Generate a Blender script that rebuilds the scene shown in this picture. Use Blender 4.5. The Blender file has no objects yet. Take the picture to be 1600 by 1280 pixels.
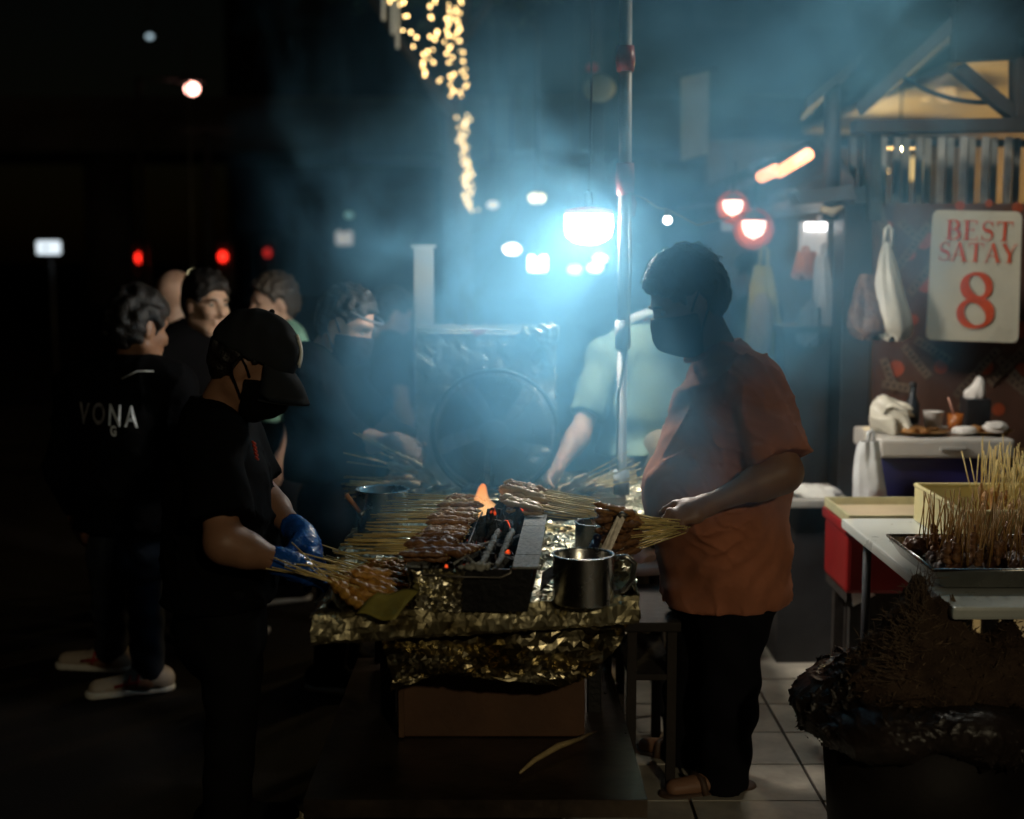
import bpy, bmesh, math, random
import numpy as np
from mathutils import Vector as V, Matrix, Euler
from mathutils.bvhtree import BVHTree

random.seed(7); rng = np.random.default_rng(7)
SC = bpy.context.scene
COL = SC.collection

# ------------------------------------------------------------------ camera
CH, PITCH, F = 1.62, math.atan(240/2200), 2200.0
cam = bpy.data.cameras.new('camera'); camo = bpy.data.objects.new('camera', cam); COL.objects.link(camo)
camo.location = (0, 0, CH); camo.rotation_euler = (math.pi/2 - PITCH, 0, 0)
cam.sensor_width = 36; cam.lens = 36*F/1600; cam.clip_end = 600; cam.clip_start = .05
cam.dof.use_dof = True; cam.dof.focus_distance = 3.92; cam.dof.aperture_fstop = cam.lens/32; cam.dof.aperture_blades = 0
SC.camera = camo

# ------------------------------------------------------------------ world, moonlight, exposure
world = bpy.data.worlds.new('World'); SC.world = world; world.use_nodes = True
wn = world.node_tree.nodes; wl = world.node_tree.links
bg = wn['Background']
sky = wn.new('ShaderNodeTexSky'); sky.sky_type = 'NISHITA'; sky.sun_disc = False
sky.sun_elevation = math.radians(3); sky.sun_rotation = math.radians(200)
wl.new(sky.outputs[0], bg.inputs[0]); bg.inputs[1].default_value = 0.0006
sl = bpy.data.lights.new('moon', 'SUN'); sl.energy = 0.004; sl.angle = math.radians(.5); sl.color = (1, .95, .88)
so = bpy.data.objects.new('moon', sl); COL.objects.link(so); so.rotation_euler = (math.radians(60), 0, math.radians(20))
SC.view_settings.view_transform = 'Standard'; SC.view_settings.look = 'None'
SC.view_settings.exposure = 0; SC.view_settings.gamma = 1; SC.view_settings.use_curve_mapping = False
cy = SC.cycles
cy.max_bounces = 6; cy.diffuse_bounces = 2; cy.glossy_bounces = 3; cy.transmission_bounces = 4
cy.transparent_max_bounces = 8; cy.volume_bounces = 1
cy.sample_clamp_indirect = 3; cy.sample_clamp_direct = 0
cy.use_denoising = True; cy.use_light_tree = True; cy.caustics_reflective = False; cy.caustics_refractive = False
cy.volume_step_rate = 0.8; cy.volume_max_steps = 256

LAMP_L, LAMP_C = 345.0, (1, .90, .78)
ASSUMED_STALL_W, ASSUMED_STALL_C = 36.0, (1, .93, .78)          # assumed stall lamp under the eave, out of view
ADDED_FLOOD_W, ADDED_FLOOD_C = 260.0, (1, .84, .54)      # added flood lamp behind the camera, out of view
HUT_W, HUT_C = 95.0, (1, .70, .28)            # assumed warm pendant lamps inside the hut
SMOKE_D, SMOKE_C, SMOKE_G = 1.0, (.20, .56, .86), .28
HALO_D = .03

# ------------------------------------------------------------------ pixel -> place (photo 1600 x 1280)
sp, cp = math.sin(PITCH), math.cos(PITCH)
def P(u, v, D):
    a = (u-800)/F; b = (640-v)/F
    dy = cp + b*sp; dz = -sp + b*cp; t = D/dy
    return V((a*t, D, CH + dz*t))
def PZ(u, v, z):
    a = (u-800)/F; b = (640-v)/F
    dy = cp + b*sp; dz = -sp + b*cp; t = (z-CH)/dz
    return V((a*t, dy*t, z))
def px(n, D): return n*D/F

# ------------------------------------------------------------------ materials
MATS = {}
def mat(name, col, rough=.6, metal=0, var=.25, vscale=6, bump=.0, bscale=40, coat=0, emit=None, es=0, trans=0, alpha=1, sheen=0, col2=None, bdist=.01, nosample=False, spec=.5, sss=0):
    if name in MATS: return MATS[name]
    m = bpy.data.materials.new(name); m.use_nodes = True; n = m.node_tree.nodes; l = m.node_tree.links
    b = n['Principled BSDF']; b.inputs['Roughness'].default_value = rough; b.inputs['Metallic'].default_value = metal
    b.inputs['Coat Weight'].default_value = coat; b.inputs['Transmission Weight'].default_value = trans
    b.inputs['Alpha'].default_value = alpha; b.inputs['Sheen Weight'].default_value = sheen
    b.inputs['Specular IOR Level'].default_value = spec
    if sss: b.inputs['Subsurface Weight'].default_value = sss; b.inputs['Subsurface Radius'].default_value = (.01, .004, .002)
    tc = n.new('ShaderNodeTexCoord')
    if var > 0 or col2:
        t = n.new('ShaderNodeTexNoise'); t.inputs['Scale'].default_value = vscale; t.inputs['Detail'].default_value = 5
        t.inputs['Roughness'].default_value = .62
        l.new(tc.outputs['Object'], t.inputs['Vector'])
        r = n.new('ShaderNodeValToRGB'); r.color_ramp.elements[0].position = .32; r.color_ramp.elements[1].position = .68
        c2 = col2 or tuple(min(1, c*(1+var)) for c in col)
        c1 = col if col2 else tuple(c*(1-var) for c in col)
        r.color_ramp.elements[0].color = (*c1, 1); r.color_ramp.elements[1].color = (*c2, 1)
        l.new(t.outputs['Fac'], r.inputs[0]); l.new(r.outputs[0], b.inputs['Base Color'])
        rr = n.new('ShaderNodeMapRange'); rr.inputs[3].default_value = max(.03, rough-.12); rr.inputs[4].default_value = min(1, rough+.12)
        l.new(t.outputs['Fac'], rr.inputs[0]); l.new(rr.outputs[0], b.inputs['Roughness'])
    else: b.inputs['Base Color'].default_value = (*col, 1)
    if bump:
        t2 = n.new('ShaderNodeTexNoise'); t2.inputs['Scale'].default_value = bscale; t2.inputs['Detail'].default_value = 4
        l.new(tc.outputs['Object'], t2.inputs['Vector'])
        bp = n.new('ShaderNodeBump'); bp.inputs['Strength'].default_value = bump; bp.inputs['Distance'].default_value = bdist
        l.new(t2.outputs['Fac'], bp.inputs['Height']); l.new(bp.outputs[0], b.inputs['Normal'])
    if emit:
        b.inputs['Emission Color'].default_value = (*emit, 1); b.inputs['Emission Strength'].default_value = es
        if nosample: m.cycles.emission_sampling = 'NONE'
    MATS[name] = m; return m

def fabric(name, col, var=.12, bump=.35, bscale=420, rough=.9, weave=True):
    m = mat(name, col, rough, var=var, vscale=9, bump=bump, bscale=bscale, bdist=.002, sheen=.02 if max(col) > .03 else 0, spec=.12 if max(col) > .03 else .04); return m

def foil_mat(name, col, rough, scale):
    m = bpy.data.materials.new(name); m.use_nodes = True; n = m.node_tree.nodes; l = m.node_tree.links
    b = n['Principled BSDF']; b.inputs['Metallic'].default_value = 1
    tc = n.new('ShaderNodeTexCoord')
    ns = n.new('ShaderNodeTexNoise'); ns.inputs['Scale'].default_value = 7; ns.inputs['Detail'].default_value = 6
    l.new(tc.outputs['Object'], ns.inputs['Vector'])
    r = n.new('ShaderNodeValToRGB'); e = r.color_ramp.elements
    e[0].position = .34; e[0].color = (col[0]*.25, col[1]*.2, col[2]*.1, 1); e[1].position = .56; e[1].color = (*col, 1)
    l.new(ns.outputs['Fac'], r.inputs[0]); l.new(r.outputs[0], b.inputs['Base Color'])
    rr = n.new('ShaderNodeMapRange'); rr.inputs[3].default_value = rough+.25; rr.inputs[4].default_value = rough-.08
    l.new(ns.outputs['Fac'], rr.inputs[0]); l.new(rr.outputs[0], b.inputs['Roughness'])
    vo = n.new('ShaderNodeTexVoronoi'); vo.feature = 'F2'; vo.inputs['Scale'].default_value = scale
    mx = n.new('ShaderNodeMixRGB'); mx.blend_type = 'ADD'; mx.inputs[0].default_value = .06
    l.new(tc.outputs['Object'], mx.inputs[1]); l.new(ns.outputs['Color'], mx.inputs[2]); l.new(mx.outputs[0], vo.inputs['Vector'])
    bp = n.new('ShaderNodeBump'); bp.inputs['Strength'].default_value = .55; bp.inputs['Distance'].default_value = .008
    l.new(vo.outputs['Distance'], bp.inputs['Height']); l.new(bp.outputs[0], b.inputs['Normal'])
    MATS[name] = m; return m

FOIL = foil_mat('aluminium_foil', (.72, .68, .52), .26, 55)
FOILB = foil_mat('greasy_foil', (.52, .47, .30), .42, 26)
FOILD = foil_mat('dark_foil', (.50, .44, .28), .22, 16)
SKIN = mat('skin_brown', (.30, .155, .09), .5, var=.12, vscale=14, bump=.15, bscale=160, bdist=.002, sss=.1)
SKIN2 = mat('skin_light', (.52, .33, .23), .5, var=.1, vscale=14, bump=.15, bscale=160, bdist=.002, sss=.1)
HAIR = mat('black_hair', (.012, .010, .009), .45, var=.4, vscale=60, bump=.9, bscale=130, bdist=.006)
HAIRG = mat('grey_hair', (.10, .085, .07), .6, var=.4, vscale=60, bump=.8, bscale=120, bdist=.005)
BLACK = fabric('black_cotton', (.004, .004, .0045))
BLACK2 = fabric('faded_black_cotton', (.008, .008, .009))
ORANGE = fabric('orange_cotton', (.50, .19, .105), var=.14)
GREEN = fabric('green_cotton', (.21, .30, .235), var=.1)
TROUS = fabric('dark_trousers', (.010, .010, .013))
DENIM = fabric('denim', (.022, .027, .038), var=.3, bscale=300)
MASKM = mat('mask_cloth', (.012, .02, .035), .85, var=.1, bump=.2, bscale=500, bdist=.001)
GLOVE = mat('blue_nitrile', (.010, .075, .34), .22, var=.25, vscale=20, bump=.6, bscale=45, bdist=.008)
STEEL = mat('stainless_steel', (.50, .50, .48), .26, 1, var=.18, vscale=9, bump=.04, bscale=90)
DSTEEL = mat('dull_steel', (.22, .20, .17), .42, 1, var=.35, vscale=10, bump=.1, bscale=60)
IRON = mat('black_iron', (.014, .013, .013), .55, .3, var=.4, vscale=14, bump=.3, bscale=70)
DARK = mat('dark_paint', (.022, .022, .024), .6, var=.3, vscale=8, bump=.1, bscale=40)
DARKW = mat('dark_timber', (.024, .018, .014), .8, var=.4, vscale=12, bump=.3, bscale=30)
BAMBOO = mat('bamboo', (.74, .57, .22), .55, var=.25, vscale=30, bump=.2, bscale=120)
WHITEP = mat('white_plastic', (.72, .74, .70), .35, var=.08, vscale=5, bump=.08, bscale=30)
PALEP = mat('cream_plastic', (.66, .58, .30), .35, var=.1, vscale=6)
POLE_M = mat('white_painted_pole', (.72, .70, .64), .45, var=.15, vscale=14, bump=.15, bscale=50)
REDT = mat('red_tape', (.42, .05, .03), .4, var=.3, vscale=20, bump=.2, bscale=60)

# ------------------------------------------------------------------ object helpers
def tag(o, label=None, cat=None, group=None, kind=None):
    if label: o['label'] = label
    if cat: o['category'] = cat
    if group: o['group'] = group
    if kind: o['kind'] = kind
    return o
def link(o, parent=None):
    COL.objects.link(o)
    if parent is not None:
        o.parent = parent
        if parent.parent is None: o.matrix_parent_inverse = Matrix.Translation(parent.location).inverted()
    return o
def thing(name, label, cat, loc=(0, 0, 0), group=None):
    o = bpy.data.objects.new(name, None); o.location = loc; o.empty_display_size = .1; COL.objects.link(o)
    return tag(o, label, cat, group)
def meshobj(name, verts, faces, m, parent=None, smooth=False):
    me = bpy.data.meshes.new(name)
    me.from_pydata([tuple(v) for v in verts], [], [tuple(f) for f in faces]); me.update()
    if smooth: me.polygons.foreach_set('use_smooth', [True]*len(me.polygons))
    if m: me.materials.append(m)
    o = bpy.data.objects.new(name, me); link(o, parent); return o
class MB:
    """collects simple solids into one mesh"""
    def __init__(s): s.v = []; s.f = []; s.sm = []
    def add(s, v, f, sm=False):
        k = len(s.v); s.v += [V(q) for q in v]; s.f += [tuple(i+k for i in q) for q in f]; s.sm += [sm]*len(f); return s
    def box(s, c, d, rot=None, bev=0):
        bm = bmesh.new(); bmesh.ops.create_cube(bm, size=1)
        for q in bm.verts: q.co = V((q.co.x*d[0], q.co.y*d[1], q.co.z*d[2]))
        if bev: bmesh.ops.bevel(bm, geom=bm.edges[:], offset=bev, segments=2, affect='EDGES', profile=.6)
        R = rot if rot is not None else Matrix.Identity(3)
        bm.verts.index_update()
        s.add([R @ q.co + V(c) for q in bm.verts], [[w.index for w in f.verts] for f in bm.faces]); bm.free(); return s
    def quadbox(s, pts, thick, n):
        """polygon pts extruded along n by thick"""
        n = V(n).normalized()*thick; k = len(pts); a = [V(p) for p in pts]; b = [p+n for p in a]
        return s.add(a+b, [tuple(range(k))[::-1], tuple(range(k, 2*k))] + [(i, (i+1) % k, k+(i+1) % k, k+i) for i in range(k)])
    def tube(s, pts, r, seg=8, cap=True):
        pts = [V(p) for p in pts]; n = len(pts); rs = r if hasattr(r, '__len__') else [r]*n
        vs = []; fs = []; up = None
        for i, p in enumerate(pts):
            t = (pts[min(i+1, n-1)] - pts[max(i-1, 0)]).normalized()
            if up is None: up = V((0, 0, 1)) if abs(t.z) < .9 else V((1, 0, 0))
            a = t.cross(up).normalized(); b = a.cross(t).normalized(); up = b
            for j in range(seg):
                w = 2*math.pi*j/seg; vs.append(p + (a*math.cos(w) + b*math.sin(w))*rs[i])
        for i in range(n-1):
            for j in range(seg): fs.append((i*seg+j, i*seg+(j+1) % seg, (i+1)*seg+(j+1) % seg, (i+1)*seg+j))
        if cap: fs += [tuple(range(seg))[::-1], tuple(range((n-1)*seg, n*seg))]
        return s.add(vs, fs, True)
    def lathe(s, c, prof, seg=28, ax=(0, 0, 1), cap=False):
        q = V((0, 0, 1)).rotation_difference(V(ax)); vs = []; fs = []; n = len(prof)
        for r, z in prof:
            for j in range(seg):
                w = 2*math.pi*j/seg; vs.append(q @ V((r*math.cos(w), r*math.sin(w), z)) + V(c))
        for i in range(n-1):
            for j in range(seg): fs.append((i*seg+j, i*seg+(j+1) % seg, (i+1)*seg+(j+1) % seg, (i+1)*seg+j))
        if cap: fs += [tuple(range(seg))[::-1], tuple(range((n-1)*seg, n*seg))]
        return s.add(vs, fs, True)
    def ball(s, c, r, seg=16, rings=10):
        r = r if hasattr(r, '__len__') else (r, r, r); vs = []; fs = []
        for i in range(rings+1):
            t = math.pi*i/rings
            for j in range(seg):
                w = 2*math.pi*j/seg; vs.append(V(c)+V((r[0]*math.sin(t)*math.cos(w), r[1]*math.sin(t)*math.sin(w), r[2]*math.cos(t))))
        for i in range(rings):
            for j in range(seg): fs.append((i*seg+j, (i+1)*seg+j, (i+1)*seg+(j+1) % seg, i*seg+(j+1) % seg))
        return s.add(vs, fs, True)
    def build(s, name, m, parent=None):
        o = meshobj(name, s.v, s.f, m, parent); o.data.polygons.foreach_set('use_smooth', s.sm); return o
def rotz(a): return Matrix.Rotation(a, 3, 'Z')

# ------------------------------------------------------------------ signed distance bodies (smooth unions, surface nets)
def nets(Fv, lo, h):
    s = Fv < 0; nx, ny, nz = Fv.shape
    cnt = np.zeros((nx-1, ny-1, nz-1), np.int8); offs = [(i, j, k) for i in (0, 1) for j in (0, 1) for k in (0, 1)]
    for i, j, k in offs: cnt += s[i:nx-1+i, j:ny-1+j, k:nz-1+k]
    mask = (cnt > 0) & (cnt < 8); cells = np.argwhere(mask); idx = -np.ones(mask.shape, np.int64); idx[mask] = np.arange(len(cells))
    val = np.stack([Fv[cells[:, 0]+i, cells[:, 1]+j, cells[:, 2]+k] for i, j, k in offs], 1)
    acc = np.zeros((len(cells), 3)); num = np.zeros(len(cells))
    for a in range(8):
        for b in range(a+1, 8):
            oa, ob = np.array(offs[a]), np.array(offs[b])
            if np.abs(oa-ob).sum() != 1: continue
            va, vb = val[:, a], val[:, b]; c = (va < 0) != (vb < 0)
            t = np.where(c, va/np.where(c, va-vb, 1), 0)
            acc += np.where(c[:, None], oa + t[:, None]*(ob-oa), 0); num += c
    verts = lo + h*(cells + acc/num[:, None])
    faces = []
    for ax in range(3):
        A = np.swapaxes(s, 0, ax) if ax else s
        e = np.argwhere(np.take(s, range(s.shape[ax]-1), ax) != np.take(s, range(1, s.shape[ax]), ax))
        o1, o2 = (ax+1) % 3, (ax+2) % 3
        e = e[(e[:, o1] > 0) & (e[:, o2] > 0) & (e[:, o1] < s.shape[o1]-1) & (e[:, o2] < s.shape[o2]-1)]
        d1 = np.zeros(3, int); d1[o1] = 1; d2 = np.zeros(3, int); d2[o2] = 1
        q = np.stack([idx[tuple((e-d1-d2).T)], idx[tuple((e-d2).T)], idx[tuple(e.T)], idx[tuple((e-d1).T)]], 1)
        flip = ~s[tuple(e.T)]; q[flip] = q[flip][:, ::-1]; faces.append(q)
    return verts, np.concatenate(faces)
def npv(a): return np.array(a, np.float32)
class SDF:
    def __init__(s): s.p = []; s.post = []
    def cone(s, a, b, r1, r2, k=.02, ax=None, ratio=1, flat=False, op='u'):
        """tapered capsule; along ax the section is ratio times wider"""
        a, b = npv(a), npv(b); R = max(r1, r2)*max(1, ratio)+.005
        lo = np.minimum(a, b)-R; hi = np.maximum(a, b)+R
        def fn(X, Y, Z):
            ab = b-a; L2 = float((ab*ab).sum())+1e-9
            px_, py_, pz_ = X-a[0], Y-a[1], Z-a[2]
            tr = (px_*ab[0]+py_*ab[1]+pz_*ab[2])/L2; t = np.clip(tr, 0, 1)
            wx, wy, wz = px_-t*ab[0], py_-t*ab[1], pz_-t*ab[2]
            d2 = wx*wx+wy*wy+wz*wz
            if ax is not None:
                A = npv(ax); w = wx*A[0]+wy*A[1]+wz*A[2]; d2 = d2 - w*w*(1-1/ratio**2)
            d = np.sqrt(np.maximum(d2, 0)) - (r1+(r2-r1)*t)
            if flat: d = np.maximum(d, (tr-1)*math.sqrt(L2))
            return d
        s.p.append((fn, lo, hi, k, op)); return s
    def ell(s, c, r, axes=None, k=.02, op='u'):
        c = npv(c); r = npv(r); A = np.eye(3, dtype=np.float32) if axes is None else np.array([npv(q) for q in axes])
        R = np.sqrt(((A.T*r)**2).sum(1))+.004
        def fn(X, Y, Z):
            x, y, z = X-c[0], Y-c[1], Z-c[2]; k0 = 0; k1 = 0
            for i in range(3):
                q = (x*A[i, 0]+y*A[i, 1]+z*A[i, 2])/r[i]; k0 = k0+q*q; k1 = k1+(q/r[i])**2
            k0 = np.sqrt(k0); return k0*(k0-1)/np.sqrt(k1+1e-9)
        s.p.append((fn, c-R, c+R, k, op)); return s
    def plane(s, c, n, op='cut'):   # removes the side n points to
        c, n = npv(c), npv(n)
        s.p.append((lambda X, Y, Z: (X-c[0])*n[0]+(Y-c[1])*n[1]+(Z-c[2])*n[2], None, None, 0, 'cut')); return s
    def grow(s, d):
        s.p.append((d, None, None, 0, 'grow')); return s
    def build(s, h):
        u = [q for q in s.p if q[4] == 'u']
        lo = np.min([q[1] for q in u], 0)-3*h-.03; hi = np.max([q[2] for q in u], 0)+3*h+.03
        n = np.ceil((hi-lo)/h).astype(int)+1
        ax = [(lo[i]+h*np.arange(n[i])).astype(np.float32) for i in range(3)]
        Fv = np.full(n, 1, np.float32)
        for fn, l, hh, k, op in s.p:
            if op == 'grow': Fv -= fn; continue
            if l is None: sl = [slice(0, n[i]) for i in range(3)]
            else:
                m = k+.03+2*h
                sl = [slice(max(0, int((l[i]-m-lo[i])/h)), min(n[i], int((hh[i]+m-lo[i])/h)+2)) for i in range(3)]
            X, Y, Z = ax[0][sl[0]][:, None, None], ax[1][sl[1]][None, :, None], ax[2][sl[2]][None, None, :]
            d = fn(X, Y, Z); cur = Fv[tuple(sl)]
            if op == 'u':
                g = np.maximum(k-np.abs(cur-d), 0)/max(k, 1e-6); Fv[tuple(sl)] = np.minimum(cur, d) - g*g*k*.25
            elif op == 'sub':
                g = np.maximum(k-np.abs(cur+d), 0)/max(k, 1e-6); Fv[tuple(sl)] = np.maximum(cur, -d) + g*g*k*.25
            elif op == 'cut': Fv[tuple(sl)] = np.maximum(cur, d)
        X, Y, Z = ax[0][:, None, None], ax[1][None, :, None], ax[2][None, None, :]
        for f in s.post: Fv = f(X, Y, Z, Fv)
        return nets(Fv, lo, h)
    def obj(s, name, m, h, parent=None):
        v, f = s.build(h); return meshobj(name, v, f.tolist(), m, parent, True)
def folds(amp, dirs, seed=0):
    """cloth folds: warped waves along given directions (direction, wavelength)"""
    r = np.random.default_rng(seed)
    def f(X, Y, Z, Fv):
        w = 0
        for d, lam in dirs:
            d = npv(V(d).normalized()); k = 2*math.pi/lam; o = r.uniform(0, 6, 4)
            e = V(d).orthogonal().normalized(); e2 = V(d).cross(e)
            ph = (X*d[0]+Y*d[1]+Z*d[2])*k + 1.7*np.sin((X*e[0]+Y*e[1]+Z*e[2])*k*.37+o[0]) + 1.3*np.sin((X*e2[0]+Y*e2[1]+Z*e2[2])*k*.29+o[1])
            q = np.sin(ph+o[2]); g = .55+.45*np.sin((X*e[0]+Y*e[1]+Z*e[2])*k*.23+o[3])
            w = w + np.sign(q)*np.abs(q)**1.4*g
        return Fv + amp*w
    return f
def lumps(amp, lam, seed=0):
    r = np.random.default_rng(seed); K = r.normal(size=(7, 3)); K /= np.linalg.norm(K, axis=1)[:, None]; ph = r.uniform(0, 6, 7)
    def f(X, Y, Z, Fv):
        w = 0
        for (a, b, c), p in zip(K, ph):
            k = 2*math.pi/lam*(.6+.1*p); w = w+np.sin((X*a+Y*b+Z*c)*k+p)
        return Fv + amp*w/2.6
    return f

def creases(amp, dirs, seed=0, sharp=5, mask=None):
    """sharp cloth or plastic creases: thin warped ridges along given directions"""
    r = np.random.default_rng(seed)
    def f(X, Y, Z, Fv):
        w = 0
        for d, lam in dirs:
            d = npv(V(d).normalized()); k = math.pi/lam; o = r.uniform(0, 6, 6); e = V(d).orthogonal().normalized(); e2 = V(d).cross(e)
            a, b = (X*e[0]+Y*e[1]+Z*e[2]), (X*e2[0]+Y*e2[1]+Z*e2[2]); c = X*d[0]+Y*d[1]+Z*d[2]
            ph = c*k + 1.5*np.sin(a*k*.55+o[0]) + 1.2*np.sin(b*k*.45+o[1]+.8*np.sin(c*k*.4+o[4])) + .5*np.sin(a*k*1.7+o[5])
            g = np.clip(.35+.75*np.sin(a*k*.31+b*k*.23+o[2]), 0, 1)
            w = w + (1-np.abs(np.sin(ph)))**sharp*g
        if mask is not None: w = w*mask(X, Y, Z)
        return Fv - amp*w
    return f

# ------------------------------------------------------------------ people
def stand(x, y, ang, h=1.72, lean=0, z0=0, stride=.0, fat=0):
    k = h/1.75; f = V((math.cos(ang), math.sin(ang), 0)); s = V((-f.y, f.x, 0)); b = V((x, y, z0)); U = V((0, 0, 1))
    J = dict(f=f, s=s, k=k, fat=fat, pelvis=b+U*.95*k)
    def up(z, fo=0, so=0):
        z *= k; d = z-.95*k; c, q = math.cos(lean), math.sin(lean)
        return b + U*(.95*k) + (U*c+f*q)*d + (f*c-U*q)*fo*k + s*so*k
    J['t'] = (U*math.cos(lean)+f*math.sin(lean))
    J['belly'] = up(1.12, .01); J['chest'] = up(1.30, .0); J['neck'] = up(1.47, -.01)
    J['head'] = up(1.63, .035)
    J['hf'] = (f*math.cos(lean)-U*math.sin(lean)).normalized()
    for sg, n in ((1, 'L'), (-1, 'R')):
        J['sh'+n] = up(1.41, -.01, sg*.185)
        J['hip'+n] = b+U*.9*k+s*sg*.095*k
        J['kn'+n] = b+U*.49*k+s*sg*.105*k+f*(.03+sg*stride*.5)
        J['an'+n] = b+U*.085*k+s*sg*.11*k+f*(sg*stride)
        J['to'+n] = J['an'+n]+f*.16*k-U*.05*k+s*sg*.03
        J['el'+n] = up(1.13, -.03, sg*.25); J['wr'+n] = up(.90, .06, sg*.25)
    return J
def headframe(J):
    f = J['hf'].normalized(); s = J['s'] - f*J['s'].dot(f); s.normalize(); u = f.cross(s); return f, s, u
def head_prims(S, J, hs=1.0):
    f, s, u = headframe(J); c = J['head']; A = (f, s, u)
    def q(a, b, d): return c + (f*a+s*b+u*d)*hs
    S.ell(q(-.008, 0, .035), (.098*hs, .078*hs, .088*hs), A, .02)
    S.ell(q(.022, 0, -.035), (.076*hs, .062*hs, .088*hs), A, .03)
    S.cone(q(.055, -.018, -.105), q(.055, .018, -.105), .026*hs, .026*hs, .03)
    S.cone(q(-.01, .05, -.065), q(.05, .02, -.1), .024*hs, .02*hs, .03); S.cone(q(-.01, -.05, -.065), q(.05, -.02, -.1), .024*hs, .02*hs, .03)
    S.cone(q(.082, -.035, .022), q(.082, .035, .022), .014*hs, .014*hs, .018)
    for g in (1, -1):
        S.ell(q(.098, g*.032, .002), (.014*hs, .019*hs, .012*hs), A, .014, 'sub')
        S.ell(q(.066, g*.038, -.03), (.03*hs, .024*hs, .022*hs), A, .02)
        S.ell(q(-.012, g*.075, -.012), (.022*hs, .009*hs, .034*hs), A, .008)
    S.cone(q(.09, 0, .012), q(.115, 0, -.035), .010*hs, .014*hs, .012)
    for g in (1, -1): S.cone(q(.098, g*.004, -.038), q(.1, g*.014, -.04), .010*hs, .009*hs, .008)
    S.cone(q(.09, -.018, -.066), q(.09, .018, -.066), .009*hs, .009*hs, .012)
    S.cone(q(.088, -.014, -.079), q(.088, .014, -.079), .009*hs, .009*hs, .010)
def hand_prims(S, w, d, n, side, k=1.0, curl=(.5, .6, .4), thumb=.6, grow=0):
    """w wrist, d direction of the palm, n palm normal (fingers curl to it); side +1 thumb on n x d"""
    d = d.normalized(); n = (n-d*n.dot(d)).normalized(); t = n.cross(d)*side; k *= 1.0; g = grow
    S.cone(w-d*.01, w+d*.035*k, .026*k+g, .028*k+g, .02, t, 1.25)
    S.cone(w+d*.035*k, w+d*.082*k, .019*k+g, .015*k+g, .02, t, 2.1)
    for i, (o, L) in enumerate(((.031, .072), (.010, .080), (-.011, .074), (-.031, .058))):
        p = w+d*.088*k+t*o*k; a = 0; r = (.0098 if i < 3 else .0085)*k+g; dd = d+t*o*1.6
        for j, (fr, c) in enumerate(zip((.45, .32, .23), curl)):
            a += c*(1+.06*i); e = (dd*math.cos(a)+n*math.sin(a)).normalized()
            q = p+e*L*fr*k; S.cone(p, q, r, r*.93, .006); p = q; r *= .93
    p = w+d*.025*k+t*.03*k; e = (d*.62+t*.66+n*.35).normalized()
    q = p+e*.042*k; S.cone(p, q, .0135*k+g, .011*k+g, .012); e2 = (e*(1-thumb*.4)+n*thumb*.7+d*.35).normalized()
    r_ = q+e2*.032*k; S.cone(q, r_, .011*k+g, .0098*k+g, .006); S.cone(r_, r_+(e2+n*.4*thumb).normalized()*.024*k, .0098*k+g, .008*k+g, .006)
def torso(S, J, g=0, kk=.05):
    k, f, s, fat = J['k'], J['f'], J['s'], J['fat']
    S.cone(J['pelvis']-V((0, 0, .03)), J['belly']+f*fat*.45, .115*k+g+fat*.35, .112*k+g+fat*.55, kk, s, 1.38)
    S.cone(J['belly']+f*fat*.45, J['chest'], .112*k+g+fat*.55, .112*k+g+fat*.2, kk, s, 1.36)
    S.cone(J['chest'], J['chest']*.35+J['neck']*.65, .112*k+g+fat*.2, .075*k+g, kk, s, 1.7)
    S.cone(J['shL'], J['shR'], .058*k+g, .058*k+g, kk)
    S.cone(J['neck']+J['s']*.03, J['shL']*.8+J['neck']*.2, .045*k+g, .056*k+g, kk); S.cone(J['neck']-J['s']*.03, J['shR']*.8+J['neck']*.2, .045*k+g, .056*k+g, kk)
def person(label, J, h=.008, skin=None, hs=1.0, body_parts=(), hands=('L', 'R'), hand_opt=None, bare=1.0, feet=True):
    root = thing('person', label, 'person', (J['pelvis'].x, J['pelvis'].y, 0)); k = J['k']
    S = SDF(); torso(S, J, -.022)
    S.cone(J['neck']-J['t']*.03, J['head']-(J['hf']*.022+J['t']*.03)*1, .058*k, .054*k, .03)
    head_prims(S, J, hs)
    for n in 'LR':
        S.cone(J['sh'+n], J['el'+n], .047*k*bare, .040*k*bare, .03); S.cone(J['el'+n], J['wr'+n], .041*k*bare, .026*k, .02)
        m = J['el'+n]*.7+J['wr'+n]*.3; S.cone(J['el'+n]*.9+J['wr'+n]*.1, m, .042*k*bare, .041*k*bare, .03)
        if n in hands:
            o = (hand_opt or {}).get(n, {})
            d = o.get('d', (J['wr'+n]-J['el'+n]).normalized()); nn = o.get('n', -J['s']*(1 if n == 'L' else -1)*1.0)
            hand_prims(S, J['wr'+n], d, nn, o.get('side', 1 if n == 'L' else -1), k, o.get('curl', (.35, .45, .3)), o.get('thumb', .4))
        if feet:
            S.cone(J['hip'+n], J['kn'+n], .065*k, .05*k, .03); S.cone(J['kn'+n], J['an'+n], .05*k, .036*k, .03)
            S.cone(J['an'+n]-J['f']*.03-V((0, 0, .04*k)), J['to'+n], .036*k, .026*k, .03, J['s'], 1.25)
    S.obj('body', skin or SKIN, h, root); return root
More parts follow.
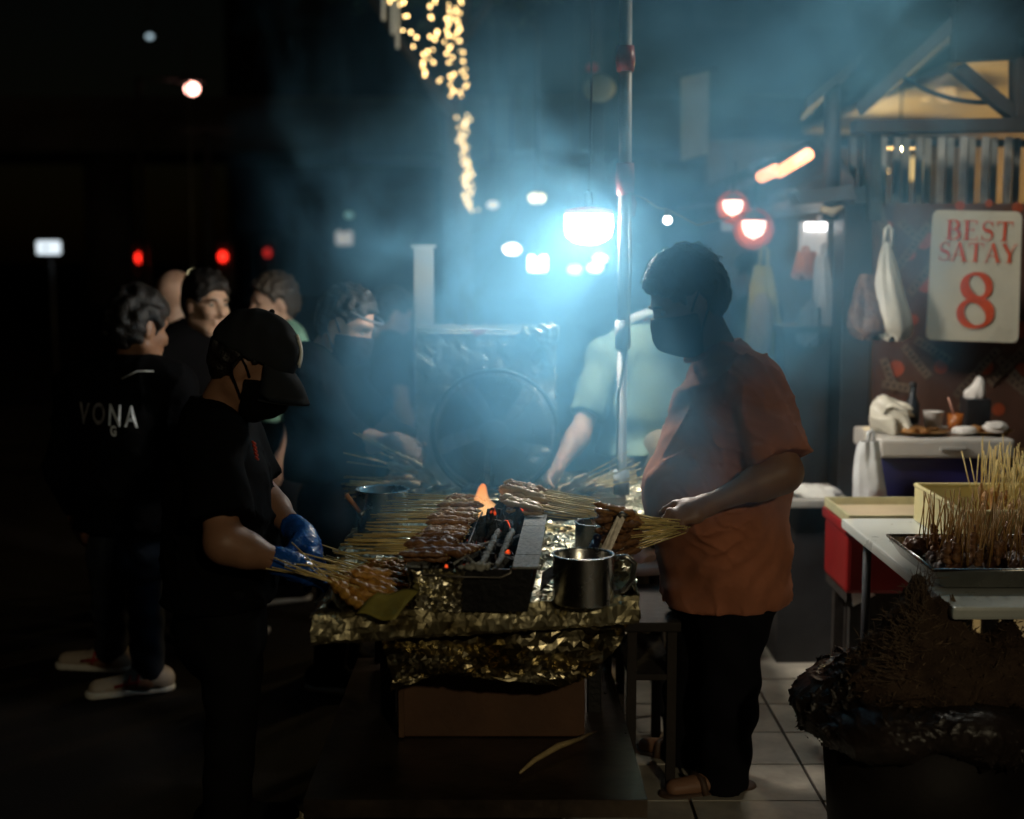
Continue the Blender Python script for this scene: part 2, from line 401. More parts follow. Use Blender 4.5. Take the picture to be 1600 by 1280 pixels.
def tshirt(root, J, m, h=.009, name='shirt', g=.014, hem=.82, sleeve=.62, post=(), armr=.064, neckr=.072, loose=.0, neckup=.0):
    S = SDF(); k = J['k']; torso(S, J, g)
    b = V((J['pelvis'].x, J['pelvis'].y, hem-.05)); fat = J['fat']
    S.cone(b+J['f']*fat*.3, J['belly']+J['f']*fat*.42, .128*k+g+fat*.42+loose, .122*k+g+fat*.56, .05, J['s'], 1.36)
    for n in 'LR':
        e = J['el'+n]; sh = J['sh'+n]
        if sleeve <= 1:
            S.cone(sh, sh+(e-sh)*sleeve, .062*k+g*.3, armr*k+g*.3, .035, flat=True)
        else:
            S.cone(sh, e, .060*k, .055*k, .04); S.cone(e, e+(J['wr'+n]-e)*(sleeve-1), .054*k, .042*k, .03, flat=True)
    S.plane((0, 0, hem), (0, 0, -1))
    nk = J['neck']; S.ell(nk+J['t']*(.055+neckup)+J['f']*.02, (neckr*1.15, neckr, .065), (J['f'], J['s'], V((0, 0, 1))), .006, 'sub')
    S.post += list(post)+[lambda X, Y, Z, F_: np.maximum(F_, hem-Z)]; return S.obj(name, m, h, root)
def trousers(root, J, m, h=.011, r=(.088, .070, .062), bottom=.05, post=(), top=.98):
    S = SDF(); k = J['k']
    S.cone(J['pelvis']-V((0, 0, .06)), J['pelvis']+V((0, 0, .04)), .125*k+J['fat']*.35, .125*k+J['fat']*.35, .04, J['s'], 1.3)
    for n in 'LR':
        S.cone(J['hip'+n], J['kn'+n], r[0]*k, r[1]*k, .04); S.cone(J['kn'+n], J['an'+n]+V((0, 0, bottom-.08)), r[1]*k, r[2]*k, .03, flat=True)
    S.post += list(post) or [folds(.004, [((.2, .1, 1), .11)], 3)]
    return S.obj('trousers', m, h, root)
def hair(root, J, m, hs=1.0, h=.007, thick=.016, cut=.02, amp=.005, lam=.035, name='hair', front=0, back=.0, seed=1):
    f, s, u = headframe(J); c = J['head']; S = SDF(); t = thick
    S.ell(c+(f*-.008+u*.04)*hs, ((.098+t)*hs, (.077+t*.8)*hs, (.088+t*1.2)*hs), (f, s, u), .01)
    S.ell(c+(f*-.045+u*-.01)*hs, ((.062+t*.6)*hs, (.068+t*.5)*hs, (.075)*hs), (f, s, u), .03)
    nrm = (f*.80-u*.60).normalized(); S.plane(c+nrm*(cut)*hs, nrm)
    S.plane(c-u*(.085+back)*hs, -u)
    for g_ in (1, -1): S.ell(c+(f*.004+s*g_*.085-u*.022)*hs, (.030*hs, .035*hs, .044*hs), (f, s, u), .008, 'sub')
    S.ell(c+(f*.12+u*-.02)*hs, (.06*hs, .072*hs, (.075-front)*hs), (f, s, u), .015, 'sub')
    S.post += [lumps(amp, lam, seed)]; return S.obj(name, m, h, root)
def mask(root, J, m, hs=1.0, h=.006, name='face_mask', strap=True, side=-1, beak=.0):
    f, s, u = headframe(J); c = J['head']; S = SDF()
    def q(a, b, d): return c+(f*a+s*b+u*d)*hs
    S.ell(q(.03, 0, -.05), (.092*hs, .077*hs, .087*hs), (f, s, u), .02); S.cone(q(.066, .038, -.04), q(.066, -.038, -.04), .034*hs, .034*hs, .03)
    S.cone(q(.09, 0, -.02), q(.095+beak, 0, -.07), .018*hs, .03*hs, .045); S.cone(q(.05, -.02, -.105), q(.05, .02, -.105), .037*hs, .037*hs, .03)
    n1 = (u*.92-f*.30).normalized(); S.plane(q(.09, 0, -.008), n1)
    n2 = (-f*.93-u*.2).normalized(); S.plane(q(.012, 0, -.06), n2)
    S.post += [folds(.0016, [(u, .035)], 4)]
    o = S.obj(name, m, h, root)
    if strap:
        for g in (1, -1):
            b = MB().tube([q(.02, g*.071, -.025), q(0, g*.082, 0), q(-.022, g*.088, .02), q(-.034, g*.086, -.01), q(-.022, g*.088, -.035), q(0, g*.082, -.06), q(.02, g*.071, -.085)], .0035*hs, 6); b.build('ear_loop', m, o)
    return o
def eyes(root, J, hs=1.0):
    f, s, u = headframe(J); c = J['head']
    for g in (1, -1):
        b = MB().ball(c+(f*.0785+s*g*.032+u*.001)*hs, .0118*hs, 12, 8); o = b.build('eye', mat('eye_white', (.34, .31, .28), .3, var=0), root)
        b = MB().ball(c+(f*.0868+s*g*.032+u*.001)*hs, (.0052*hs,)*3, 10, 6); b.build('iris', mat('iris_brown', (.02, .012, .008), .15, var=0), o)
    b = MB()
    for g in (1, -1): b.tube([c+(f*.098+s*g*.016+u*.021)*hs, c+(f*.1+s*g*.034+u*.027)*hs, c+(f*.086+s*g*.052+u*.02)*hs], .004*hs, 6)
    b.build('eyebrow', HAIR, root)
def shoe(root, J, n, m, name='shoe', sole=None, z=.0, L=.17):
    S = SDF(); k = J['k']; a = J['an'+n].copy(); a.z = z+.045; f = (J['to'+n]-J['an'+n]); f.z = 0; f.normalize(); s = V((-f.y, f.x, 0))
    S.cone(a-f*.055, a+f*.02+V((0, 0, .035)), .042*k, .042*k, .04); S.cone(a-f*.03, a+f*L*k-V((0, 0, .012)), .043*k, .033*k, .05, s, 1.2)
    S.plane((0, 0, z+.018), (0, 0, -1)); S.plane(a+V((0, 0, .075)), (0, 0, 1)); o = S.obj(name, m, .006, root)
    S = SDF(); S.cone(a-f*.05-V((0, 0, .03)), a+f*(L+.005)*k-V((0, 0, .03)), .050*k, .042*k, .02, s, 1.1)
    S.plane((0, 0, z+.003), (0, 0, -1)); S.plane((0, 0, z+.028), (0, 0, 1)); S.obj('sole', sole or mat('white_rubber', (.6, .58, .52), .6), .006, o); return o
def finger_curl(): return (1.0, 1.1, .7)

# ---- the griller in the orange T-shirt, right of the grill, facing left
def build_griller():
    x0 = P(1140, 900, 4.17).x
    J = stand(x0, 4.17, math.radians(185), 1.74, .02, fat=.085)
    f, s = J['f'], J['s']
    J['head'] = P(1075, 468, 4.13); J['neck'] = P(1130, 556, 4.16); J['chest'] = P(1140, 665, 4.15); J['belly'] = P(1122, 770, 4.15)
    J['pelvis'] = P(1138, 890, 4.17); J['t'] = V((-.22, 0, .97)).normalized()
    J['hf'] = V((-.86, -.10, -.44)).normalized()
    J['shL'] = P(1180, 603, 3.955); J['shR'] = P(1122, 600, 4.33)
    J['elL'] = P(1226, 738, 3.86); J['wrL'] = P(1098, 792, 3.80); J['elR'] = P(1135, 735, 4.42); J['wrR'] = P(1075, 800, 4.30)
    J['hipL'] = P(1148, 950, 4.10); J['knL'] = P(1138, 1110, 4.09); J['anL'] = V((P(1130, 1245, 4.12).x, 4.12, .085)); J['toL'] = J['anL']+V((-.155, -.05, -.05))
    J['hipR'] = P(1098, 950, 4.28); J['knR'] = P(1080, 1085, 4.32); J['anR'] = V((P(1072, 1190, 4.36).x, 4.36, .085)); J['toR'] = J['anR']+V((-.12, .08, -.05))
    k = J['k']; hs = 1.06
    r = person('man in orange T-shirt and dark face mask grilling at the right of the cart', J, .0068, SKIN, hs, hands=('L', 'R'),
               hand_opt={'L': dict(d=(P(1048, 812, 3.76)-J['wrL']).normalized(), n=V((-.35, .35, -.85)), side=1, curl=(1.1, 1.2, .9), thumb=.8)}, bare=1.22)
    po = [creases(.0095, [((.55, .1, .85), .10), ((.9, .2, .35), .13)], 15, 4), creases(.006, [((.3, .1, 1), .065)], 16, 4), folds(.0045, [((.75, .1, .65), .17), ((.5, .2, .85), .12)], 11), folds(.003, [((.9, .3, -.4), .07)], 5)]
    S = SDF(); torso(S, J, .014)
    S.cone(P(1118, 945, 4.16), P(1122, 770, 4.15), .163, .176, .06, s, 1.12)
    S.cone(P(1118, 790, 4.15), P(1128, 650, 4.16), .172, .145, .06, s, 1.12)
    S.cone(P(1165, 700, 4.17), P(1165, 940, 4.18), .125, .125, .06, s, 1.3)
    for n in 'LR': S.cone(J['sh'+n], J['sh'+n]+(J['el'+n]-J['sh'+n])*.84, .076, .086, .018, flat=True)
    S.plane(P(1120, 938, 4.16), (0.02, 0, -1)); S.ell(J['neck']+V((-.035, 0, .045)), (.085, .07, .055), None, .006, 'sub')
    hz = P(1120, 938, 4.16).z; S.post += po+[lambda X, Y, Z, F_: np.maximum(F_, hz-Z+.03*(X-.6))]; S.obj('shirt', ORANGE, .0068, r)
    S = SDF(); c = J['neck']+V((-.03, 0, .012)); ring = []
    for i in range(28):
        a = 2*math.pi*i/28; ring.append(c+V((.078*math.cos(a), .070*math.sin(a), .028*math.cos(a)+.004)))
    for i in range(28): S.cone(ring[i], ring[(i+1) % 28], .009, .009, .004)
    S.obj('collar', ORANGE, .005, r)
    trousers(r, J, TROUS, .010, (.100, .083, .078), .02, [folds(.005, [((.3, .1, 1), .13), ((.9, .2, .3), .12)], 8)])
    hair(r, J, HAIR, hs, .0065, .019, .028, .005, .028, front=-.005)
    # loose curls round the outline
    fF, sS, uU = headframe(J); b = MB(); R = random.Random(4)
    for i in range(330):
        a = R.uniform(-.35, 3.3); w = R.uniform(-1.25, 1.25); d = (fF*math.cos(a)*math.cos(w)+uU*math.sin(a)*math.cos(w)+sS*math.sin(w))
        if d.dot(fF*.8-uU*.6) > .35: continue
        p = J['head']+(uU*.04-fF*.008)*hs+V((0, 0, 0)); rr = 1/math.sqrt((d.dot(fF)/.116)**2+(d.dot(sS)/.092)**2+(d.dot(uU)/.108)**2)*hs
        p = p+d*(rr-.002); t = d.orthogonal().normalized(); t.rotate(Matrix.Rotation(R.uniform(0, 6.28), 3, d)); L = R.uniform(.010, .026)
        b.tube([p, p+d*L*.5+t*L*.3, p+d*L*.6+t*L*.95, p+d*L*.25+t*L*1.3], [.0014, .0014, .0012, .0007], 5)
    b.build('curl', HAIR, r)
    mask(r, J, MASKM, hs*1.02, beak=.006)
    eyes(r, J, hs)
    for n in 'LR':
        S = SDF(); a = J['an'+n].copy(); ff = J['to'+n]-J['an'+n]; ff.z = 0; ff.normalize(); sd = V((-ff.y, ff.x, 0)); a.z = .0
        S.cone(a-ff*.06, a+ff*.17, .05, .046, .02, sd, 1.0); S.plane((0, 0, .004), (0, 0, -1)); S.plane((0, 0, .026), (0, 0, 1))
        sn = S.obj('sandal', mat('brown_rubber', (.09, .05, .03), .6), .006, r)
        MB().tube([a+ff*.08+sd*.05+V((0, 0, .02)), a+ff*.085+sd*.03+V((0, 0, .062)), a+ff*.09-sd*.03+V((0, 0, .062)), a+ff*.08-sd*.05+V((0, 0, .02))], .011, 8).build('strap', mat('brown_rubber', (.09, .05, .03)), sn)
    return J
# ---- the cook in the black cap, left of the cart
def build_cap(r, J, m, hs=1.0, logo=True):
    f, s, u = headframe(J); c = J['head']
    def q(a, b, d): return c+(f*a+s*b+u*d)*hs
    S = SDF(); S.ell(q(-.002, 0, .04), (.122*hs, .098*hs, .112*hs), (f, s, u), .02); S.plane(q(0, 0, .022), (-u-f*.05).normalized())
    S.post += [lumps(.0018, .05, 3)]; o = S.obj('cap', m, .006, r)
    b = MB(); vs = []; n = 15; rows = 7
    for layer in (0, -.005):
        for i in range(rows):
            t = i/(rows-1)
            for j in range(n):
                a = -1.15+2.3*j/(n-1); rr = .112+.080*t*math.cos(a*.72)
                vs.append(q(rr*math.cos(a)-.002, (.098+.004*t)*math.sin(a)*1.0, .026+layer-.10*t*t*.35-.028*t - .035*abs(math.sin(a))**2*t))
    fs = []
    for Ly in (0, 1):
        o_ = Ly*rows*n
        for i in range(rows-1):
            for j in range(n-1):
                qd = (o_+i*n+j, o_+i*n+j+1, o_+(i+1)*n+j+1, o_+(i+1)*n+j); fs.append(qd if Ly else qd[::-1])
    ed = [i*n for i in range(rows)]+[(rows-1)*n+j for j in range(1, n)]+[i*n+n-1 for i in range(rows-2, -1, -1)]
    for a_, b_ in zip(ed[:-1], ed[1:]): fs.append((a_, b_, b_+rows*n, a_+rows*n))
    b.add(vs, fs, True); b.build('brim', m, o)
    b = MB(); b.ball(q(-.002, 0, .152), .008*hs, 10, 6)
    b.build('button', m, o)
    if logo:
        W = mat('white_thread', (.75, .73, .66), .7, var=.05)
        def on(a, d): # point on the crown front: a sideways, d height
            ph = a/.12; z = d; k_ = math.sqrt(max(0, 1-((z-.04)/.112)**2)); return q(.1245*k_*math.cos(ph)-.001, .1*k_*math.sin(ph), z)
        b = MB()
        for x0, x1, z0, z1, cv in ((-.022, -.018, .05, .112, .004), (.018, .022, .05, .112, -.004), (-.020, .020, .11, .052, 0), (-.010, -.001, .122, .085, .003), (.012, .001, .122, .085, -.003), (0, 0, .086, .042, 0)):
            pts = [on(x0+(x1-x0)*t+cv*math.sin(math.pi*t), z0+(z1-z0)*t) for t in np.linspace(0, 1, 9)]
            b.tube(pts, .0036, 6)
        b.build('emblem', W, o)
    return o
def build_cap_cook():
    J = stand(P(345, 900, 3.72).x, 3.72, math.radians(8), 1.72, .28)
    J['head'] = P(392, 568, 3.70); J['neck'] = P(330, 655, 3.70); J['chest'] = P(338, 760, 3.72); J['belly'] = P(345, 860, 3.73); J['pelvis'] = P(345, 960, 3.74)
    J['t'] = V((.35, 0, .94)).normalized(); J['hf'] = V((.90, .02, -.40)).normalized(); J['s'] = V((0, 1, 0)); J['f'] = V((1, 0, 0))
    J['shR'] = P(332, 690, 3.55); J['shL'] = P(362, 675, 3.90)
    J['elR'] = P(348, 848, 3.42); J['wrR'] = P(458, 884, 3.47); J['elL'] = P(408, 778, 3.86); J['wrL'] = P(474, 838, 3.68)
    r = person('cook in black cap, black shirt and blue gloves laying skewers on the foil tray', J, .0075, SKIN, .97, hands=(), bare=1.12)
    tshirt(r, J, BLACK, .009, g=.02, hem=.70, sleeve=.80, armr=.082, post=[creases(.009, [((.6, .2, .9), .10), ((1, .1, .2), .09)], 22, 4), folds(.004, [((.5, .2, 1), .15)], 21)])
    trousers(r, J, BLACK2, .012)
    hair(r, J, HAIR, .97, .008, .012, .01)
    build_cap(r, J, fabric('cap_black', (.022, .024, .026)), .97)
    mask(r, J, BLACK, .99, beak=.004)
    eyes(r, J, .97)
    for n, d, nn, sd in (('R', P(512, 912, 3.50)-J['wrR'], V((.25, .2, -1)), -1), ('L', P(500, 885, 3.60)-J['wrL'], V((-.15, -.55, -.8)), 1)):
        S = SDF(); hand_prims(S, J['wr'+n], d.normalized(), nn, sd, 1.0, (.55, .7, .5), .7, .0035)
        S.cone(J['wr'+n]+(J['el'+n]-J['wr'+n])*.22, J['wr'+n], .036, .031, .02)
        S.post += [creases(.0035, [(d, .016), ((.2, .5, 1), .022)], 31, 4)]; S.obj('glove', GLOVE, .0042, r)
    # placket and red print on the shirt front
    b = MB()
    for i in range(5): b.tube([P(394+i*1.2, 690+i*6, 3.60), P(399+i*1.2, 694+i*6, 3.59)], .003, 6)
    b.build('chest_print', mat('red_print', (.6, .05, .02), .6), r)
    for n in 'LR': shoe(r, J, n, BLACK2)
# ---- second cook, black hooded jersey, clear visor and mask, behind the cart
def build_visor_cook():
    J = stand(P(525, 900, 5.25).x, 5.25, math.radians(-8), 1.74, .12)
    J['head'] = P(540, 506, 5.2); J['hf'] = V((.86, -.25, -.44)).normalized(); J['neck'] = P(495, 560, 5.25); J['chest'] = P(508, 640, 5.25)
    J['shR'] = P(478, 590, 5.08); J['shL'] = P(540, 580, 5.42); J['belly'] = P(515, 720, 5.25); J['pelvis'] = P(518, 800, 5.25)
    J['elR'] = P(560, 690, 5.0); J['wrR'] = P(622, 690, 4.92); J['elL'] = P(585, 650, 5.3); J['wrL'] = P(636, 678, 5.15)
    r = person('cook in black jersey with clear visor and dark mask behind the fan box', J, .009, SKIN2, 1.02, hand_opt={'R': dict(d=V((.8, .1, -.55)), n=V((-.3, .6, -.7)), side=-1, curl=(.7, .8, .5)), 'L': dict(d=V((.8, -.1, -.55)), n=V((-.3, -.6, -.7)), side=1, curl=(.7, .8, .5))})
    tshirt(r, J, BLACK, .011, 'jersey', .03, .80, 1.45, [folds(.006, [((.4, .2, 1), .18), ((1, .2, .3), .15)], 41), creases(.010, [((.5, .2, .9), .11)], 42, 4)])
    trousers(r, J, BLACK2, .013); hair(r, J, HAIR, 1.02, .009, .016, .015)
    mask(r, J, MASKM, 1.04); eyes(r, J, 1.02)
    f, s, u = headframe(J); vs = []; fs = []; n = 17
    for i in range(6):
        for j in range(n):
            a = -1.3+2.6*j/(n-1); vs.append(J['head']+f*(.125*math.cos(a)+.01*i/5)+s*.105*math.sin(a)+u*(.062-.011*i))
    for i in range(5):
        for j in range(n-1): fs.append((i*n+j, i*n+j+1, (i+1)*n+j+1, (i+1)*n+j))
    o = meshobj('visor', vs, fs, mat('clear_plastic', (.8, .85, .9), .12, var=0, trans=.0, alpha=.10), r, True)
    MB().tube(vs[:n], .006, 6).build('visor_band', mat('visor_grey', (.16, .18, .2), .4), o)
    for n in 'LR': shoe(r, J, n, BLACK2)
def text_mesh(body, size, ext=.001, bold=0, font_shear=0):
    c = bpy.data.curves.new('lettering', 'FONT'); c.body = body; c.size = size; c.extrude = ext; c.offset = bold; c.align_x = 'CENTER'; c.align_y = 'CENTER'; c.resolution_u = 3
    o = bpy.data.objects.new('lettering', c); COL.objects.link(o); dg = bpy.context.evaluated_depsgraph_get(); dg.update()
    me = bpy.data.meshes.new_from_object(o.evaluated_get(dg)); bpy.data.objects.remove(o); return me
def build_jacket_man():
    J = stand(P(215, 900, 5.1).x-.03, 5.12, math.radians(62), 1.70, .02)
    J['head'] = P(216, 512, 5.1); J['neck'] = P(205, 575, 5.1); J['hf'] = V((.62, .76, -.2)).normalized()
    J['chest'] = P(195, 665, 5.12); J['belly'] = P(198, 760, 5.12); J['pelvis'] = P(205, 840, 5.12)
    J['s'] = V((-.97, .22, 0)); J['f'] = V((.22, .97, 0)); J['shL'] = P(118, 610, 5.15); J['shR'] = P(275, 605, 5.08)
    J['elL'] = P(92, 735, 5.15); J['wrL'] = P(120, 810, 5.3); J['elR'] = P(296, 720, 5.0); J['wrR'] = P(285, 810, 5.2)
    J['anR'] = V((P(235, 1060, 5.15).x, 5.12, .085)); J['knR'] = V((P(228, 960, 5.1).x, 5.1, .48)); J['hipR'] = P(235, 870, 5.1)
    J['toR'] = J['anR']+V((-.15, -.06, -.05)); J['anL'] = V((P(180, 1040, 5.45).x, 5.4, .085)); J['knL'] = P(175, 955, 5.3); J['hipL'] = P(175, 870, 5.15); J['toL'] = J['anL']+V((-.15, .02, -.05))
    r = person('onlooker in black lettered jacket and jeans seen from behind at far left', J, .009, SKIN, 1.05)
    o = tshirt(r, J, BLACK, .011, 'jacket', .026, .62, 1.8, [folds(.004, [((.3, .2, 1), .16)], 51), creases(.010, [((.5, .1, .9), .12), ((-.6, .1, .8), .14)], 53, 4)])
    trousers(r, J, DENIM, .010, (.092, .072, .062), .05, [folds(.004, [((.3, .1, 1), .09)], 52)])
    hair(r, J, HAIR, 1.05, .009, .022, .035, .006, .05)
    bv = BVHTree.FromPolygons([v.co for v in o.data.vertices], [tuple(p.vertices) for p in o.data.polygons])
    W = mat('white_print', (.62, .66, .70), .7, var=.25, vscale=25)
    for body, size, u_, v_ in (('V', .105, 124, 650), ('O', .105, 150, 650), ('N', .105, 177, 652), ('A', .105, 203, 654), ('G', .05, 176, 675)):
        me = text_mesh(body, size, .0, .0022); c = P(u_, v_, 4.95); vs = []
        for q in me.vertices:
            p = V((c.x+q.co.x*.62, 4.3, c.z+q.co.y-.06*q.co.x)); hit = bv.ray_cast(p, V((0, 1, 0)))[0]
            p.y = (hit.y if hit else 5.0) - .013; vs.append(p)
        meshobj('letter', vs, [tuple(p.vertices) for p in me.polygons], mat('shaded_print', (.16, .15, .15), .8, var=.6, vscale=40) if body in 'VO' else W, o)  # V and O coloured darker, shade of the jacket fold put into the print
    b = MB(); b.tube([P(190, 592, 4.93), P(215, 580, 4.95), P(240, 580, 4.99)], .004, 6)
    b.build('piping', mat('grey_piping', (.2, .2, .19), .7), o)
    RED = mat('red_leather', (.35, .02, .02), .5)
    for n in 'LR':
        sh = shoe(r, J, n, mat('cream_leather', (.40, .33, .26), .6), 'sneaker', L=.19)
        a = J['an'+n].copy(); a.z = .055; ff = (J['to'+n]-J['an'+n]); ff.z = 0; ff.normalize(); sd = V((0, -1, 0)); b = MB()
        b.tube([a+ff*-.05+sd*.048+V((0, 0, .02)), a+ff*.03+sd*.053, a+ff*.11+sd*.050+V((0, 0, -.01))], .006, 6)
        b.tube([a+ff*.02+sd*.053+V((0, 0, .03)), a+ff*.03+sd*.055+V((0, 0, -.02))], .005, 6); b.tube([a+ff*.05+sd*.05+V((0, 0, .03)), a+ff*.065+sd*.053+V((0, 0, -.02))], .005, 6)
        b.build('stripe', RED, sh)
def simple_person(label, u, v, D, ang, h, skin, shirt, hm, hf=None, hs=1.0, pant=BLACK2, sleeve=.6, lean=0, arms=None, hh=.011, z0=0, bald=False, face=False, cut=.02):
    hd = P(u, v, D); J = stand(hd.x-.035*math.cos(ang)*h/1.75, D-.035*math.sin(ang), ang, h, lean, z0)
    dz = hd.z-J['head'].z; k = J['k']
    J['head'] = hd.copy()
    for n in ('neck', 'chest', 'belly', 'shL', 'shR', 'elL', 'elR', 'wrL', 'wrR'): J[n].z += dz*.9
    J['head'].y = J['neck'].y+.04*math.sin(ang)*k
    if hf: J['hf'] = V(hf).normalized()
    if arms:
        for kk, vv in arms.items(): J[kk] = vv
    r = person(label, J, hh, skin, hs)
    tshirt(r, J, shirt, .013, 'shirt', .02, .86, sleeve, [folds(.006, [((.4, .3, 1), .17)], int(u))])
    trousers(r, J, pant, .014)
    if not bald: hair(r, J, hm, hs, .01, .015, cut)
    if face: eyes(r, J, hs)
    for n in 'LR': shoe(r, J, n, BLACK2)
    return r, J
def build_people():
    build_griller(); build_cap_cook(); build_visor_cook(); build_jacket_man()
    simple_person('dark haired man in black shirt looking over the capped cook', 322, 474, 5.9, math.radians(-38), 1.74, SKIN2, BLACK, HAIR, (.72, -.66, -.08), 1.02, face=True, hh=.008, cut=.03)
    simple_person('grey cropped head of a man behind the dark haired onlooker', 276, 466, 6.5, math.radians(70), 1.76, SKIN2, BLACK, HAIRG, (.3, .9, 0), 1.05, bald=True)
    simple_person('brown haired man in pale green shirt turned left behind the black cap', 428, 474, 6.6, math.radians(200), 1.74, SKIN2, fabric('pale_green_cotton', (.28, .55, .42)), mat('brown_hair', (.06, .045, .03), .6), (-.85, -.5, -.1), 1.05, sleeve=.7)
    D = 5.45; arms = dict(elL=P(905, 680, 5.2), wrL=P(868, 735, 5.0), shL=P(945, 565, 5.35), shR=P(1068, 545, 5.5), elR=P(1090, 690, 5.5), wrR=P(1060, 770, 5.3), chest=P(1008, 625, D), neck=P(1010, 515, D), belly=P(1005, 730, D), pelvis=P(1005, 815, D))
    r, J = simple_person('big man in pale green T-shirt seen from behind beyond the white pole', 1050, 470, D, math.radians(118), 1.74, SKIN2, GREEN, HAIR, (-.3, .9, -.3), 1.05, mat('khaki_cloth', (.16, .13, .08), .9), .75, arms=arms)
    b = MB(); b.tube([P(985, 500, 5.36), P(1010, 490, 5.36), P(1040, 488, 5.4)], .018, 8); b.build('collar', mat('pale_collar', (.5, .55, .5), .9), r)
    simple_person('shadowy man standing in the smoke beyond the white lamp post bulbs', 1172, 432, 8.2, math.radians(150), 1.78, SKIN, BLACK, HAIR)
    simple_person('shadowy customer in dark clothes left of the foil fan box', 612, 492, 7.2, math.radians(30), 1.66, SKIN2, BLACK2, HAIR, (.7, .3, -.3))

# ------------------------------------------------------------------ setting
def struct(o): o['kind'] = 'structure'; return o
def build_setting():
    am = mat('asphalt', (.010, .008, .007), .85, var=.35, vscale=3, bump=.5, bscale=140, bdist=.004, spec=.12)
    struct(meshobj('road', [(-150, -60, 0), (150, -60, 0), (150, 300, 0), (-150, 300, 0)], [(0, 1, 2, 3)], am))
    # paved strip on the right: one tile = one object
    g = mat('tile_grout', (.05, .035, .028), .9, var=.3, vscale=20)
    x0, x1, y0, y1 = .13, 3.75, 2.2, 9.3
    b = MB().box(((x0+x1)/2, (y0+y1)/2, .004), (x1-x0, y1-y0, .008)); pv = struct(b.build('pavement', g))
    tw, td = .39, .302; ms = []
    tm = [mat('paving_tile', (.40, .365, .30), .42, var=.38, vscale=5, bump=.15, bscale=70, bdist=.003), mat('paving_tile_worn', (.33, .295, .24), .5, var=.45, vscale=4, bump=.2, bscale=60, bdist=.003), mat('paving_tile_pale', (.46, .42, .35), .38, var=.3, vscale=7, bump=.12, bscale=80, bdist=.003)]
    for m in tm:
        me = MB().box((0, 0, 0), (tw-.009, td-.009, .010), bev=.0025); o = me.build('tile', m, pv); ms.append(o.data); bpy.data.objects.remove(o)
    R = random.Random(3); nx, ny = int((x1-x0)/tw), int((y1-y0)/td)
    for i in range(nx):
        for j in range(ny):
            x, y = x0+.008+(i+.5)*tw, y0+.005+(j+.5)*td
            if x-tw/2 > .40*y+.2: continue
            o = bpy.data.objects.new('tile', ms[R.choice((0, 0, 1, 2))]); COL.objects.link(o); o.parent = pv; o.location = (x, y, .012+R.uniform(-.001, .001)); o.rotation_euler = (R.uniform(-.002, .002), R.uniform(-.002, .002), 0)
    # far backdrop: dark flyover and building behind the left crowd
    con = mat('stained_concrete', (.18, .16, .14), .85, var=.3, vscale=.6, bump=.2, bscale=8)
    fl = thing('flyover', 'dim concrete flyover crossing high behind the crowd at left', 'flyover', (-14, 46, 0))
    b = MB(); b.box((-14, 46, 5.3), (60, 6, 1.1)); b.build('deck', con, fl); b = MB(); b.box((-14, 42.95, 6.1), (60, .2, .5)); b.build('parapet', con, fl)
    for x in (-30, -13, 4): b = MB(); b.tube([(x, 46, 0), (x, 46, 4.75)], .8, 16); b.build('pier', con, fl)
    bd = thing('office_building', 'dark flat-roofed building with unlit windows far behind the smoke', 'building', (6, 60, 0))
    MB().box((6, 60, 9), (34, 10, 18)).build('wall', mat('dark_render', (.02, .02, .024), .9, var=.2, vscale=.4), bd)
    MB().box((6, 60, 18.2), (35, 11, .4)).build('roof', con, bd)
    wm = mat('dark_glass', (.02, .025, .03), .3, var=0)
    for i in range(8):
        for j in range(4):
            fr = MB().box((-8+i*4, 54.95, 3.2+j*4), (2.0, .08, 1.9)).build('window', mat('window_frame', (.022, .022, .025), .6), bd)
            MB().box((-8+i*4, 54.88, 3.2+j*4), (1.8, .05, 1.7)).build('pane', wm, fr)
    for u, D, top in ((323, 24, 205),):
        b = MB(); p = P(u, 400, D); t = P(u, top, D); q = thing('utility_pole', 'thin dark utility pole standing behind the crowd at left', 'pole', (p.x, D, 0))
        MB().tube([(p.x, D, 0), t], [.09, .07], 10).build('shaft', DARK, q); MB().box(t, (.9, .08, .08)).build('crossarm', DARK, q)

